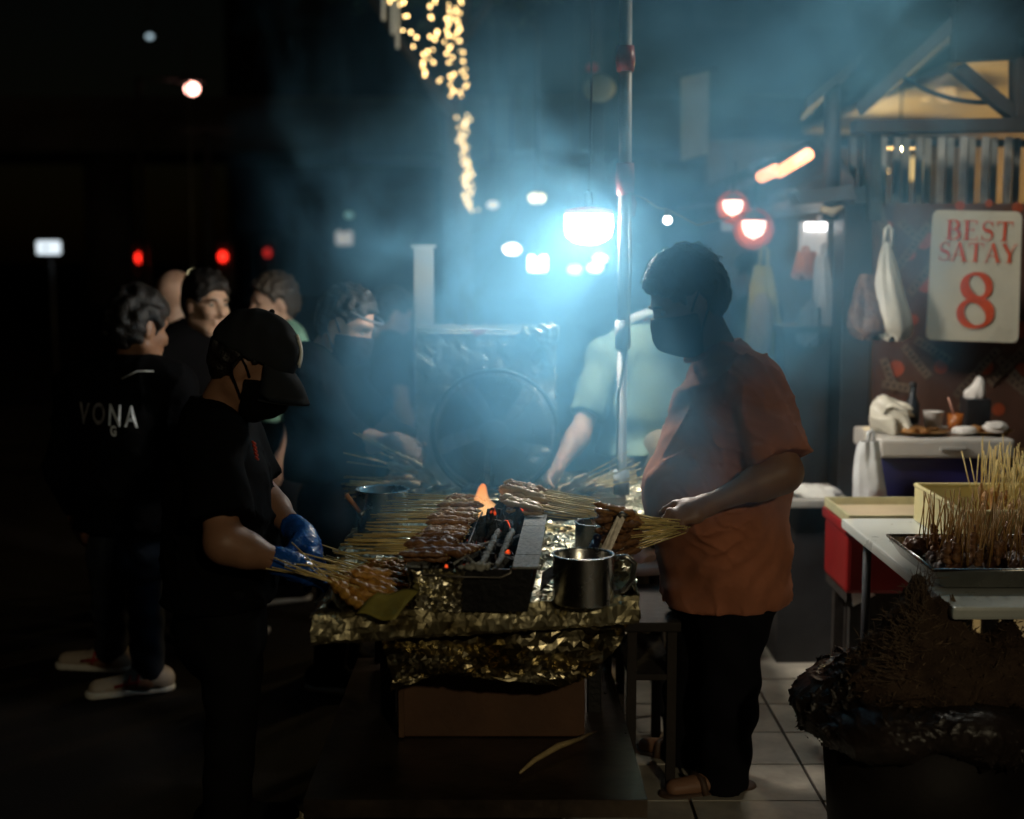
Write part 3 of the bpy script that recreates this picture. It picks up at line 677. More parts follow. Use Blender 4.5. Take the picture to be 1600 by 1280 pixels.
# ------------------------------------------------------------------ lamps of the place
def emat(name, col, s, sample=True): return mat(name, (.8, .8, .8), .4, var=0, emit=col, es=s, nosample=not sample)
def point(name, loc, w, c, r=.05, parent=None):
    l = bpy.data.lights.new(name, 'POINT'); l.energy = w; l.color = c; l.shadow_soft_size = r; o = bpy.data.objects.new(name, l); COL.objects.link(o); o.location = loc
    if parent is not None: o.parent = parent; o.matrix_parent_inverse = Matrix.Translation(parent.location).inverted()
    return o
def build_lamps():
    # big white work lamp hung beside the pole
    D = 4.95; c = P(920, 334, D); w = px(37, D); q = thing('work_lamp', 'large glowing white dome lamp hanging left of the pole', 'lamp', c)
    b = MB(); b.lathe(c, [(.0, .0), (w*.96, 0), (w, -.012), (w, -w*.62), (w*.93, -w*.9), (w*.72, -w*1.1), (w*.4, -w*1.24), (.0, -w*1.29)], 24); b.build('bulb', emat('work_lamp_glow', LAMP_C, LAMP_L), q)
    b = MB(); b.lathe(c, [(w*1.02, -.004), (w*1.03, .006), (w*.94, .014), (w*.4, .022), (0, .022)], 28); b.build('housing', mat('housing_halo_glow', (.30, .09, .04), .5, var=.05, emit=(1, .26, .10), es=.55, nosample=True), q)  # housing made to glow orange, imitating the halo round the lamp
    MB().tube([c+V((0, 0, .022)), c+V((0, 0, .075))], [.016, .012], 12).build('socket', DARK, q)
    top = P(924, 105, D); MB().tube([c+V((0, 0, .075)), P(923, 250, D), top, P(925, -60, D)], .004, 6).build('cord', DARK, q)
    # white painted pole with red tape, cords and a cross cable
    D = 4.82; q = thing('tent_pole', 'white painted pole wrapped with red tape rising through the smoke', 'pole', (P(970, 780, D).x, D, 0))
    MB().tube([(P(972, 780, D).x, D, 0), P(972, 540, D)], .017, 14).build('lower_tube', POLE_M, q)
    MB().tube([P(974, 545, D), P(977, 260, D), P(978, -30, D)], .021, 16).build('upper_tube', POLE_M, q)
    MB().tube([P(973, 500, D), P(973, 545, D)], .027, 16).build('joint_collar', WHITEP, q)
    for a, bb, r in ((72, 112, .030), (255, 305, .030)):
        MB().tube([P(977, a, D), P(977, (a+bb)/2, D), P(977, bb, D)], [r, r*1.12, r*.95], 14).build('tape_wrap', REDT, q)
    MB().tube([P(988, 305, D-.02), P(990, 318, D-.02), P(989, 338, D-.02)], [.008, .012, .006], 8).build('tape_tail', REDT, q)
    MB().tube([P(984, 300, D-.03), P(985, 420, D-.035), P(980, 540, D-.03), P(966, 620, D-.03), P(964, 700, D-.03), P(968, 765, D-.02)], .006, 6).build('cord', mat('pale_cord', (.6, .55, .42), .6), q)
    MB().tube([P(971, 735, D-.02), P(971, 772, D-.02)], .028, 12).build('plug', WHITEP, q)
    # small bulb on a cable strung from the pole
    Db = 4.7; c = P(1043, 344, Db); q = thing('hanging_bulb', 'small round lit bulb on a thin cable right of the pole', 'lamp', c)
    MB().ball(c, .017).build('bulb', emat('small_bulb_glow', (1, .93, .85), 14), q)
    MB().tube([c+V((0, 0, .014)), c+V((0, 0, .035))], .011, 10).build('socket', mat('socket_grey', (.3, .28, .26), .5), q)
    MB().tube([P(988, 303, D-.02), P(1010, 312, 4.76), P(1028, 325, 4.72), c+V((0, 0, .035)), P(1090, 352, 4.9), P(1140, 340, 5.6)], .004, 6).build('cable', mat('pale_cord', (.6, .55, .42)), q)
    # distant lamps along the lane
    far = [(839, 309, 11, 13, (1, .78, .42), 5, 'dim yellow globe lamp above the others in the smoke'), (800, 389, 10, 13, (1, .80, .66), 16, 'small white lamp leftmost of the low lane lamps'),
           (840, 412, 9, 15, (1, .88, .76), 13, 'square white lamp low in the smoke above the fan box'), (898, 421, 10, 11, (1, .66, .32), 4, 'amber lamp under the big work lamp'),
           (938, 404, 9, 11, (1, .95, .82), 8, 'upper of two touching white lamps beside the pole'), (930, 418, 9, 12, (1, .92, .78), 8, 'lower of two touching white lamps beside the pole'),
           (770, 320, 13, 9, (.9, .75, .6), 1.6, 'faint grey lamp beside the column of string lights'), (545, 336, 20, 7, (.2, .5, .4), .5, 'faint green lamp far behind the second cook'), (538, 372, 18, 13, (.7, .65, .6), .55, 'dim square lit window panel far behind the second cook'),
           (301, 427, 14, 5, (1, .9, .5), 2.2, 'tiny yellow lamp above the dark haired onlooker'), (234, 57, 30, 5, (.6, .8, .9), 1.0, 'tiny bluish lamp high in the dark sky at left')]
    for u, v, D, r, c, e, lab in far:
        p = P(u, v, D); rr = px(r, D)*1.0; q = thing('lane_lamp', lab, 'lamp', p)
        b = MB()
        if 'square' in lab: b.box(p, (rr*2, rr*.8, rr*1.7), bev=rr*.3)
        else: b.lathe(p, [(0, rr*.6), (rr*.6, rr*.5), (rr, rr*.2), (rr, -rr*.2), (rr*.6, -rr*.6), (0, -rr*.7)], 16)
        b.build('bulb', emat('lane_glow_%d_%d' % (u, v), c, e, e > 3), q)
        MB().lathe(p+V((0, 0, rr*.62)), [(rr*.5, 0), (rr*.4, rr*.4), (.02, rr*.6)], 12).build('cap', DARK, q)
        MB().tube([p+V((0, 0, rr)), p+V((0, 0, rr+.5)), p+V((0, .02, rr+2.2))], .01, 6).build('cord', DARK, q)
    for u, v, D, r, s, lab in ((218, 403, 26, 8, 3.5, 'left of two red traffic lights in the dark'), (348, 401, 26, 8, 3.5, 'right of two red traffic lights in the dark'), (418, 395, 30, 7, .5, 'dim red traffic light right of the brighter pair')):
        p = P(u, v, D); rr = px(r, D)*.75; q = thing('traffic_light', lab, 'traffic light', (p.x, D, 0))
        MB().ball(p, (rr, rr*.5, rr*1.25)).build('lens', emat('red_lens_%d' % u, (1, .02, .01), s, False), q)
        MB().box(p+V((0, .22, -.18)), (.34, .25, 1.0), bev=.04).build('housing', DARK, q)
        MB().tube([(p.x, D+.22, 0), p+V((0, .22, -.6))], .06, 10).build('post', DARK, q)
    p = P(300, 139, 22); q = thing('street_lamp', 'bright red-white lamp high on a dark mast at left', 'street lamp', (p.x, 22, 0))
    MB().ball(p, (.10, .06, .085)).build('bulb', emat('mast_glow', (1, .45, .36), 12, False), q); MB().box(p+V((0, .12, .12)), (.35, .3, .08), bev=.03).build('head', DARK, q)
    MB().tube([(p.x-.9, 22.3, 0), (p.x-.9, 22.3, p.z+.2), p+V((-.1, .15, .15))], .05, 10).build('mast', DARK, q)
    p = P(76, 387, 17); q = thing('lit_sign', 'small glowing white sign box in the dark at far left', 'sign', (p.x, 17, 0))
    MB().box(p, (.28, .06, .16), bev=.02).build('panel', emat('sign_glow', (.80, .92, 1), 1.15, False), q); MB().box(p+V((0, .08, 0)), (.31, .09, .19), bev=.01).build('frame', DARK, q)
    MB().tube([(p.x, 17.1, 0), p+V((0, .1, -.1))], .03, 8).build('post', DARK, q)
    MB().box(p+V((-.025, -.034, 0)), (.035, .004, .05)).build('mark', mat('grey_print', (.3, .33, .34), .6), q)
    # assumed stall lamp, unseen, and flood lamp added behind the camera
    c = V((1.45, 5.1, 2.76)); q = thing('assumed_stall_lamp', 'assumed white stall lamp with metal shade under the eave at the right, out of view', 'lamp', c)  # assumed lamp, out of view, lighting the sign, table and tiles
    MB().lathe(c, [(.02, .14), (.05, .13), (.17, .0)], 20).build('shade', DSTEEL, q); MB().ball(c+V((0, 0, .105)), .022).build('bulb', emat('assumed_stall_bulb', ASSUMED_STALL_C, 6, False), q)
    MB().tube([c+V((0, 0, .13)), c+V((0, 0, .6)), c+V((0, .8, .6))], .012, 6).build('bracket', DARK, q); point('assumed_stall_light', c+V((0, 0, .055)), ASSUMED_STALL_W, ASSUMED_STALL_C, .07, q)
    c = V((1.9, -3.4, 3.5)); q = thing('street_lamp', 'added hooded flood lamp on a mast behind the camera, unseen, lighting the cart', 'lamp', (c.x-1.5, c.y, 0))  # added lamp, out of view, aimed at the cart as fill light
    MB().tube([(c.x-1.5, c.y, 0), (c.x-1.5, c.y, 3.6), (c.x, c.y, 3.75)], .06, 10).build('mast', DARK, q); MB().box(c+V((0, 0, .16)), (.6, .3, .1), bev=.03).build('head', DARK, q)
    MB().box(c+V((0, 0, .09)), (.45, .22, .03)).build('lens', emat('added_flood_lens', ADDED_FLOOD_C, 8, False), q); 
    l = bpy.data.lights.new('added_flood_light', 'SPOT'); l.energy = ADDED_FLOOD_W; l.color = ADDED_FLOOD_C; l.shadow_soft_size = .12; l.spot_size = math.radians(27); l.spot_blend = .85
    o = bpy.data.objects.new('added_flood_light', l); COL.objects.link(o); o.location = c; o.rotation_euler = (V((.12, 3.7, .72))-c).to_track_quat('-Z', 'Y').to_euler(); o.parent = q; o.matrix_parent_inverse = Matrix.Translation(q.location).inverted()
def build_string_lights():
    R = random.Random(11); glow = emat('fairy_glow', (1, .66, .26), 8, False); glow2 = emat('fairy_glow_soft', (1, .70, .32), 5, False)
    bm_ = MB().ball((0, 0, 0), (.0105, .0105, .012), 8, 6).build('bulb', glow); me = bm_.data; bpy.data.objects.remove(bm_)
    b2 = MB().ball((0, 0, 0), (.0135, .0135, .015), 8, 6).build('bulb', glow2); me2 = b2.data; bpy.data.objects.remove(b2)
    def string(lab, pts, D, n, spread, mesh, jit=.25):
        pp = [P(u, v, D) for u, v in pts]; q = thing('light_string', lab, 'string lights', pp[0], 'warm fairy light strings')
        MB().tube(pp, .004, 5).build('wire', DARK, q); L = [0]
        for a, c in zip(pp[:-1], pp[1:]): L.append(L[-1]+(c-a).length)
        for i in range(n):
            t = (i+R.uniform(.2, .8))/n*L[-1]; k = max(j for j in range(len(L)-1) if L[j] <= t); w = (t-L[k])/(L[k+1]-L[k]); p = pp[k].lerp(pp[k+1], w)
            o = bpy.data.objects.new('bulb', mesh); COL.objects.link(o); o.parent = q; o.matrix_parent_inverse = Matrix.Translation(q.location).inverted()
            o.location = p+V((R.gauss(0, px(spread, D)), R.uniform(-jit, jit), 0)); s = R.uniform(.65, 1.15); o.scale = (s, s, s)
    string('brightest fairy light string hanging down the right of the upper cluster', [(704, -20), (702, 60), (706, 110), (708, 155)], 10.5, 28, 6, me)
    string('fairy light string with gaps hanging left of the brightest string', [(672, -15), (676, 50), (672, 95), (690, 130)], 10.5, 22, 8, me)
    string('fairy light string along the right edge of the upper cluster', [(715, -20), (718, 70), (724, 110), (723, 152)], 11.5, 24, 3, me)
    string('sparse fairy light string at the left edge of the upper cluster', [(600, -20), (636, 15), (640, 40), (664, 85)], 10, 12, 6, me)
    string('straight column of large fairy lights hanging lowest of all', [(723, 180), (724, 215), (731, 260), (733, 330)], 13, 56, 4.5, me2)
    for lab, u, a, b in (('short pale glowing light tube at the left of three', 599, -15, 32), ('middle pale light tube hanging from the top edge', 613, -15, 54), ('longest pale light tube hanging from the top edge', 621, -15, 76)):
        D = 10; q = thing('light_tube', lab, 'light tube', P(u, a, D), 'meteor light tubes'); MB().tube([P(u, a, D), P(u, b, D)], .012, 8).build('tube', emat('tube_dim', (.7, .75, .6), .16, False), q)
        MB().tube([P(u, a-60, D), P(u, a, D)], .005, 6).build('cord', DARK, q)
    # tree the lights hang from
    D = 12.2; x = P(700, 300, D).x; q = thing('street_tree', 'dark tree hung with warm fairy lights behind the smoke', 'tree', (x, D+1.2, 0)); y = D+1.2; b = MB(); tr = random.Random(5)
    b.tube([(x, y, 0), (x+.05, y, 1.6), (x-.05, y+.05, 3.2), (x, y, 4.4)], [.17, .13, .11, .08], 10)
    for i in range(7):
        a = tr.uniform(0, 6.28); b.tube([(x, y, 2.9+.2*i), (x+.6*math.cos(a), y+.6*math.sin(a), 3.5+.25*i), (x+1.1*math.cos(a), y+1.1*math.sin(a), 4.0+.25*i)], [.06, .04, .015], 6)
    b.build('trunk', mat('bark', (.06, .045, .03), .9, bump=.5, bscale=20), q); b = MB()
    for i in range(2600):
        d = V((tr.gauss(0, 1), tr.gauss(0, 1), tr.gauss(0, 1))).normalized()*tr.uniform(.35, 1)**.5; c = V((x, y+.2, 5.1))+V((d.x*1.9, d.y*1.5, d.z*1.2))+V((math.sin(i*1.7)*.2, 0, math.sin(i*.9)*.2)); t = V((tr.gauss(0, 1), tr.gauss(0, 1), tr.gauss(0, 1))).normalized(); n = t.orthogonal().normalized()
        b.add([c-t*.08, c+n*.035, c+t*.09, c-n*.035], [(0, 1, 2, 3)])
    b.build('crown', mat('leaves', (.045, .075, .025), .6, var=.4, vscale=3), q)

# ------------------------------------------------------------------ serif lettering
def ribbon(b, pts, ws, z0=0, dz=.0004):
    pts = [V((p[0], p[1], 0)) for p in pts]; n = len(pts); vs = []
    for i, p in enumerate(pts):
        t = (pts[min(i+1, n-1)]-pts[max(i-1, 0)]).normalized(); nn = V((-t.y, t.x, 0)); w = ws[i]/2 if hasattr(ws, '__len__') else ws/2
        z = V((0, 0, z0+dz*i/n)); vs += [p+nn*w+z, p-nn*w+z]
    b.add(vs, [(2*i, 2*i+1, 2*i+3, 2*i+2) for i in range(n-1)])
def arc(cx, cy, rx, ry, a0, a1, n=18): return [(cx+rx*math.cos(math.radians(a0+(a1-a0)*i/n)), cy+ry*math.sin(math.radians(a0+(a1-a0)*i/n))) for i in range(n+1)]
def glyph(ch):
    b = MB(); T, H_ = .17, .05; z = [0]
    def st(pts, w): z[0] += .0006; ribbon(b, pts, w, z[0])
    def serif(x, y, w): st([(x-w, y), (x+w, y)], .045)
    if ch in 'BET':
        x = .2 if ch != 'T' else .42; st([(x, .0), (x, 1)], T); serif(x-.02, .022, .17)
        if ch != 'T': serif(x-.02, .978, .17)
    if ch == 'B':
        a = arc(.38, .755, .26, .225, 90, -90); st([(.2, .98)]+a+[(.2, .53)], [H_]+[H_+(T-H_)*math.sin(math.pi*i/18)**1.2 for i in range(19)]+[H_])
        a = arc(.40, .27, .31, .25, 90, -90); st([(.2, .52)]+a+[(.2, .02)], [H_]+[H_+(T-H_)*math.sin(math.pi*i/18)**1.2 for i in range(19)]+[H_])
    if ch == 'E':
        for y, L in ((.975, .68), (.52, .52), (.025, .72)): st([(.2, y), (L, y)], H_)
        for x, y0, y1 in ((.67, 1, .78), (.52, .62, .42), (.71, 0, .25)): st([(x, y0), (x+(.02 if y0 == 0 else 0), y1)], [.07, .03])
    if ch == 'T':
        st([(.02, .972), (.82, .972)], .056)
        for x in (.035, .805): st([(x, 1), (x, .74)], [.07, .025])
    if ch == 'S':
        a = arc(.36, .745, .235, .23, 20, 270, 20); c = arc(.34, .265, .265, .245, 90, -160, 20)
        p = a[:-1]+[(.36, .515)]+c[1:]; n = len(p); w = [H_+(T*1.05-H_)*math.exp(-((i/(n-1)-.5)/.17)**2) for i in range(n)]; st(p, w)
        st([(.585, 1.0), (.585, .73)], [.03, .05]); st([(.085, 0.0), (.085, .28)], [.03, .05])
    if ch == 'A':
        st([(.09, .0), (.40, 1.0)], .055); st([(.40, 1.02), (.74, .0)], T); st([(.2, .34), (.6, .34)], .05); serif(.09, .022, .11); serif(.73, .022, .16)
    if ch == 'Y':
        st([(.10, 1.0), (.43, .46)], T); st([(.74, 1.0), (.45, .46)], .055); st([(.43, .52), (.43, 0)], T); serif(.43, .022, .17); serif(.11, .978, .15); serif(.74, .978, .12)
    if ch == '8':
        for cx, cy, rx, ry, k1, k2, tilt in ((.38, .735, .205, .205, 205, 10, -.12), (.38, .275, .25, .225, 28, 190, -.10)):
            q_ = []; ws = []
            for i in range(61):
                t = 2*math.pi*i/60; x, y = rx*math.cos(t), ry*math.sin(t); q_.append((cx+x+tilt*y, cy+y)); dg = lambda k: max(0, math.cos(t-math.radians(k)))
                ws.append(.055+.115*dg(k1)**1.3+.075*dg(k2)**1.5)
            st(q_, ws)
    return b
def letters(text, size, gap, m, origin, ux, uy, parent, name='letter', widths=None):
    W = dict(B=.74, E=.76, S=.66, T=.86, A=.86, Y=.84); W['8'] = .8; x = 0; tot = sum(W[c] for c in text)*size+gap*(len(text)-1); n = ux.cross(uy).normalized()
    for c in text:
        g = glyph(c); vs = [origin+ux*((v.x*size)+x-tot/2)+uy*(v.y*size)+n*(.004+v.z) for v in g.v]
        meshobj(name, vs, g.f, m, parent); x += W[c]*size+gap

# ------------------------------------------------------------------ market stall on the right
def bag(name, label, cat, top, h, w, d, m, seed=0, neck=.25, group=None, handles=True, skew=0):
    """hanging plastic bag: gathered neck, sagging body, creases"""
    R = random.Random(seed); q = thing(name, label, cat, top-V((0, 0, h)), group); n = 36; rows = 22; vs = []; fs = []
    ph = [R.uniform(0, 6.28) for _ in range(6)]
    for i in range(rows):
        t = i/(rows-1); r = (neck+(1-neck)*min(1, (t/.75)**.8))*(1 if t < .86 else math.sqrt(max(.02, 1-((t-.86)/.15)**2)))
        for j in range(n):
            a = 2*math.pi*j/n; cr = 1+.10*math.sin(5*a+ph[0]+2*t)*(1.2-t)+.07*math.sin(9*a+ph[1]-3*t)*(1.3-t)+.05*math.sin(3*a+ph[2]+5*t)+R.uniform(-.012, .012)
            vs.append(top+V((skew*t*w+w*.5*r*cr*math.cos(a)+.06*w*math.sin(3*t+ph[3]), d*.5*r*cr*math.sin(a), -h*t+.012*math.sin(4*a+ph[4])*t)))
    for i in range(rows-1):
        for j in range(n): fs.append((i*n+j, (i+1)*n+j, (i+1)*n+(j+1) % n, i*n+(j+1) % n))
    fs.append(tuple(range((rows-1)*n, rows*n))); meshobj('sack', vs, fs, m, q, True)
    if handles:
        b = MB(); b.tube([top+V((-w*.1, 0, -.02)), top+V((-w*.06, 0, h*.13)), top+V((w*.02, 0, h*.17)), top+V((w*.09, 0, h*.12)), top+V((w*.1, 0, -.02))], [.006, .009, .006, .009, .006], 6); b.build('handle', m, q)
    return q
def crumple(name, label, cat, c, r, m, seed=0, flat=.6, parent=None, group=None):
    S = SDF(); R = random.Random(seed)
    for i in range(6): S.ell(V(c)+V((R.uniform(-.5, .5)*r[0], R.uniform(-.5, .5)*r[1], R.uniform(0, .6)*r[2])), (r[0]*R.uniform(.4, .7), r[1]*R.uniform(.4, .7), r[2]*R.uniform(.4, .7)), None, .02)
    S.plane((0, 0, c[2]-.004), (0, 0, -1)); S.post += [folds(r[2]*.14, [((R.gauss(0, 1), R.gauss(0, 1), R.gauss(0, 1)), r[0]*.7), ((R.gauss(0, 1), R.gauss(0, 1), R.gauss(0, 1)), r[0]*.45)], seed)]
    o = S.obj(name, m, max(.005, r[0]*.07), parent)
    if label: tag(o, label, cat, group)
    return o
def build_stall():
    D = 6.15; hut = thing('market_hut', 'dark timber hut with slatted upper wall, beams and warm lit ceiling', 'hut', (2.1, 7, 0))
    y = D
    def at(u, v, d=D): return P(u, v, d)
    slat = mat('grey_slat', (.30, .29, .26), .7, var=.3, vscale=9, bump=.3, bscale=40); R = random.Random(2)
    a = at(1372, 337); z0 = a.z
    for i in range(16):
        u = 1330+i*17.3+R.uniform(-1, 1); zt = at(u, 214).z; zb = at(u, 338 if i % 2 else 322).z; x = at(u, 300).x
        MB().box((x, D+(.035 if i % 2 else 0), (zt+zb)/2), (.030, .022, zt-zb), bev=.003).build('slat', slat, hut)
    MB().box((at(1490, 330).x, D+.07, at(1490, 331).z), (1.1, .04, .07)).build('rail', DARKW, hut)
    MB().box((at(1490, 222).x, D+.07, at(1490, 222).z), (1.1, .04, .03)).build('rail', DARKW, hut)
    beam = [at(1338, 188, D-.3), at(1640, 183, D-.3), at(1640, 204, D-.3), at(1338, 206, D-.3)]
    MB().quadbox(beam, .10, (0, 1, 0)).build('beam', DARKW, hut)
    MB().quadbox([at(1490, 108, D-.25), at(1508, 98, D-.25), at(1625, 196, D-.25), at(1596, 196, D-.25)], .08, (0, 1, 0)).build('brace', DARKW, hut)
    MB().quadbox([at(1592, 60, D-.3), at(1612, 60, D-.3), at(1612, 186, D-.3), at(1592, 186, D-.3)], .12, (0, 1, 0)).build('post', DARKW, hut)
    MB().quadbox([at(1360, 206, D-.2), at(1377, 206, D-.2), at(1377, 345, D-.2), at(1360, 345, D-.2)], .1, (0, 1, 0)).build('post', DARKW, hut)
    # roof slope (dark underside) falling to the left
    MB().quadbox([at(1260, 170, 5.6), at(1345, 100, 6.2), at(1345, 100, 9), at(1250, 190, 9)], .04, (0, 0, 1)).build('eave', DARKW, hut)
    MB().quadbox([at(1345, 182, 5.9), at(1500, 40, 5.9), at(1520, 40, 9.5), at(1345, 182, 9.5)], .05, (-.5, 0, .8)).build('roof', DARKW, hut)
    MB().quadbox([at(1494, 95, 5.85), at(1700, 85, 5.85), at(1700, -60, 5.85), at(1494, -60, 5.85)], .08, (0, 1, 0)).build('gable', mat('dark_roofing', (.008, .007, .008), .9, var=.3, spec=.1), hut)
    cm = mat('cream_ceiling', (.62, .50, .30), .7, var=.12, vscale=2)
    zc = at(1480, 100, 8.4).z; MB().box((3.4, 9.6, zc), (1.6, 6.4, .05)).build('ceiling', cm, hut)
    MB().box((3.0, 14.0, zc/2), (2.2, .1, zc)).build('back_wall', mat('hut_back_wall', (.10, .07, .045), .9, var=.2), hut)
    MB().box((4.1, 10.2, zc/2), (.1, 7.5, zc)).build('side_wall', mat('hut_back_wall', (.10, .07, .045)), hut)
    for u0, u1, v0, v1 in ((1421, 1452, 246, 282), (1518, 1556, 240, 280), (1572, 1600, 240, 268)):
        MB().quadbox([P(u0, v0, 13.9), P(u1, v0, 13.9), P(u1, v1, 13.9), P(u0, v1, 13.9)], .03, (0, -1, 0)).build('window', emat('hut_window_glow', (1, .68, .22), .55, False), hut)
    MB().tube([at(1400+240*t, 112+34*t+148*t*(1-t)*(1-.35*t), D-.1) for t in np.linspace(0, 1, 24)], .010, 8).build('cable', DARK, hut)
    for i, (u, v, d) in enumerate(((1447, 143, 10), (1478, 146, 9.4), (1511, 112, 9.0), (1541, 122, 9.4), (1572, 128, 10), (1446, 156, 11.4))):
        p = P(u, v, d); q = thing('globe_lamp', ('dim yellow globe lamp under the hut ceiling, left pair by the cable', 'dim yellow globe lamp under the hut ceiling, right of the left pair', 'dim yellow globe lamp above the slanted brace, nearest the brace', 'dim yellow globe lamp above the slanted brace, middle one', 'dim yellow globe lamp above the slanted brace, rightmost', 'small dim globe lamp below the left pair under the hut ceiling')[i], 'lamp', p, 'globe lamps in the hut')
        MB().ball(p, .062).build('globe', emat('globe_glow', (1, .62, .22), .55, False), q); MB().tube([p+V((0, 0, .06)), V((p.x, p.y, zc-.03))], .006, 6).build('cord', DARK, q)
    for k_, (x, yy) in enumerate(((2.5, 9.2), (3.0, 11.8))):
        p = V((x, yy, zc-.42)); q = thing('assumed_pendant', ('assumed warm pendant lamp hanging inside the hut near the slats', 'assumed warm pendant lamp hanging at the back of the hut')[k_], 'lamp', p)  # assumed lamps, put in to light the hut ceiling
        MB().lathe(p, [(.13, .0), (.05, .1), (.015, .12)], 16).build('shade', DSTEEL, q); MB().ball(p+V((0, 0, .02)), .035).build('bulb', emat('assumed_pendant_glow', HUT_C, 5, False), q)
        MB().tube([p+V((0, 0, .11)), V((x, yy, zc-.03))], .006, 6).build('cord', DARK, q); point('assumed_pendant_light', p-V((0, 0, .05)), HUT_W, HUT_C, .05, q)
    # printed banner on the stall front
    Db = 6.0; q = thing('printed_banner', 'brown banner printed with ribbons and red discs behind the BEST SATAY sign', 'banner', (P(1490, 640, Db).x, Db, P(1490, 640, Db).z))
    A = [P(1366, 318, Db), P(1690, 318, Db), P(1690, 700, Db), P(1366, 700, Db)]
    MB().quadbox(A, .03, (0, 1, 0)).build('sheet', mat('banner_brown', (.085, .045, .032), .45, var=.45, vscale=7, col2=(.13, .065, .045)), q)
    rm = mat('banner_ribbon', (.16, .115, .08), .5, var=.35, vscale=60); om = mat('banner_disc', (.36, .075, .03), .5, var=.2, vscale=14); dm = mat('banner_ink', (.06, .03, .025), .6)
    for i, (u, v, r) in enumerate(((1443, 375, 17), (1421, 398, 11), (1446, 443, 17), (1400, 576, 15), (1470, 573, 13), (1540, 574, 14), (1597, 578, 13), (1598, 515, 16), (1428, 500, 9), (1512, 612, 10), (1388, 352, 8), (1560, 640, 12), (1500, 322, 9), (1590, 325, 10), (1545, 318, 7))):
        p = P(u, v, Db-.001); MB().quadbox([p+V((px(r, Db)*.85*math.cos(w), 0, px(r, Db)*.85*math.sin(w))) for w in np.linspace(0, 2*math.pi, 21)[:-1]], .0015, (0, -1, 0)).build('printed_disc', om, q)
    rib = [(1395, 430, 1452, 350), (1405, 345, 1432, 372), (1420, 460, 1456, 415), (1412, 540, 1452, 590), (1430, 530, 1485, 565), (1492, 620, 1560, 545), (1545, 600, 1606, 540), (1380, 560, 1398, 610), (1378, 600, 1425, 608), (1500, 640, 1530, 590), (1575, 590, 1605, 615), (1372, 330, 1392, 380), (1376, 470, 1400, 510), (1560, 560, 1604, 605)]
    for i, (u0, v0, u1, v1) in enumerate(rib):
        a, b_ = P(u0, v0, Db-.003-.0012*i), P(u1, v1, Db-.003-.0012*i); t = (b_-a).normalized(); n = V((-t.z, 0, t.x))*px(6.5, Db)
        o = MB().quadbox([a-n, b_-n, b_+n, a+n], .0008, (0, -1, 0)).build('printed_ribbon', rm, q); bb = MB(); L = (b_-a).length; k = int(L/.022)
        for j in range(1, k):
            c = a+t*L*j/k+V((0, -.0014, 0)); w = t*.005; nn = n*.45; bb.add([c-w-nn, c+w-nn, c+w+nn, c-w+nn], [(0, 1, 2, 3)])
        if k > 2: bb.build('ribbon_mark', dm, o)
    # price sign
    Ds = 5.75; c0 = [P(1459, 328, Ds), P(1597, 331, Ds), P(1591, 536, Ds), P(1447, 531, Ds)]; q = thing('price_sign', 'cream BEST SATAY 8 sign with red serif letters on the banner', 'sign', (c0[3]+c0[2])/2)
    def bil(s_, t_): return (c0[3]*(1-s_)+c0[2]*s_)*(1-t_)+(c0[0]*(1-s_)+c0[1]*s_)*t_
    pts = []
    for cx, cy, a0 in ((.93, .05, -90), (.93, .95, 0), (.07, .95, 90), (.07, .05, 180)):
        for i in range(6): w = math.radians(a0+18*i); pts.append(bil(cx+.07*math.cos(w), cy+.05*math.sin(w)))
    MB().quadbox(pts, .012, (0, 1, 0)).build('board', mat('cream_board', (.58, .55, .44), .3, var=.1, vscale=6, bump=.05, bscale=12), q)
    ink = mat('red_ink', (.60, .085, .03), .45, var=.15, vscale=20); ux = (c0[2]-c0[3]).normalized(); uy = (c0[0]-c0[3]); uy = (uy-ux*uy.dot(ux)).normalized()
    Hs = (c0[0]-c0[3]).length
    def line(t_, s_=.5): return bil(s_, t_)
    nrm = ux.cross(uy); sgn = V((0, 0, 0))
    letters('BEST', Hs*.150, .012, ink, line(.775, .52), ux, uy, q); letters('SATAY', Hs*.142, .004, ink, line(.612, .51), ux, uy, q); letters('8', Hs*.46, 0, ink, line(.09, .52), ux, uy, q, 'numeral')
    # pillars and dark cabinet left of the banner
    q = thing('steel_pillar', 'pale grey steel pillar behind the hanging white bags', 'pillar', (P(1300, 500, 6.6).x, 6.6, 0)); a, b_ = P(1283, 335, 6.6), P(1318, 335, 6.6)
    MB().box(((a.x+b_.x)/2, 6.65, a.z/2), (b_.x-a.x, .1, a.z), bev=.006).build('shaft', mat('pale_steel', (.42, .46, .46), .45, var=.15, vscale=3), q); MB().box(((a.x+b_.x)/2, 6.65, .06), (.2, .2, .12), bev=.01).build('base', DARK, q)
    q = thing('dark_cabinet', 'tall dark cabinet between the hanging bags and the banner', 'cabinet', (P(1348, 500, 6.1).x, 6.1, 0)); a, b_ = P(1320, 318, 6.1), P(1368, 318, 6.1)
    MB().box(((a.x+b_.x)/2, 6.2, a.z/2), (b_.x-a.x, .2, a.z), bev=.008).build('side_panel', mat('cabinet_dark', (.05, .052, .055), .5, var=.3, vscale=3), q); MB().box(((a.x+b_.x)/2, 6.2, a.z+.02), (b_.x-a.x+.03, .24, .04)).build('top', DARK, q)
    q = thing('counter_cabinet', 'brownish dark counter cabinet behind the griller at waist height', 'cabinet', (P(1290, 700, 6.3).x, 6.3, 0)); a, b_ = P(1225, 520, 6.35), P(1320, 520, 6.35)
    MB().box(((a.x+b_.x)/2, 6.5, a.z/2), (b_.x-a.x, .3, a.z), bev=.01).build('body', mat('brown_laminate', (.11, .085, .07), .5, var=.35, vscale=2.5), q); MB().box(((a.x+b_.x)/2, 6.48, a.z+.015), (b_.x-a.x+.04, .36, .03)).build('top', DSTEEL, q)
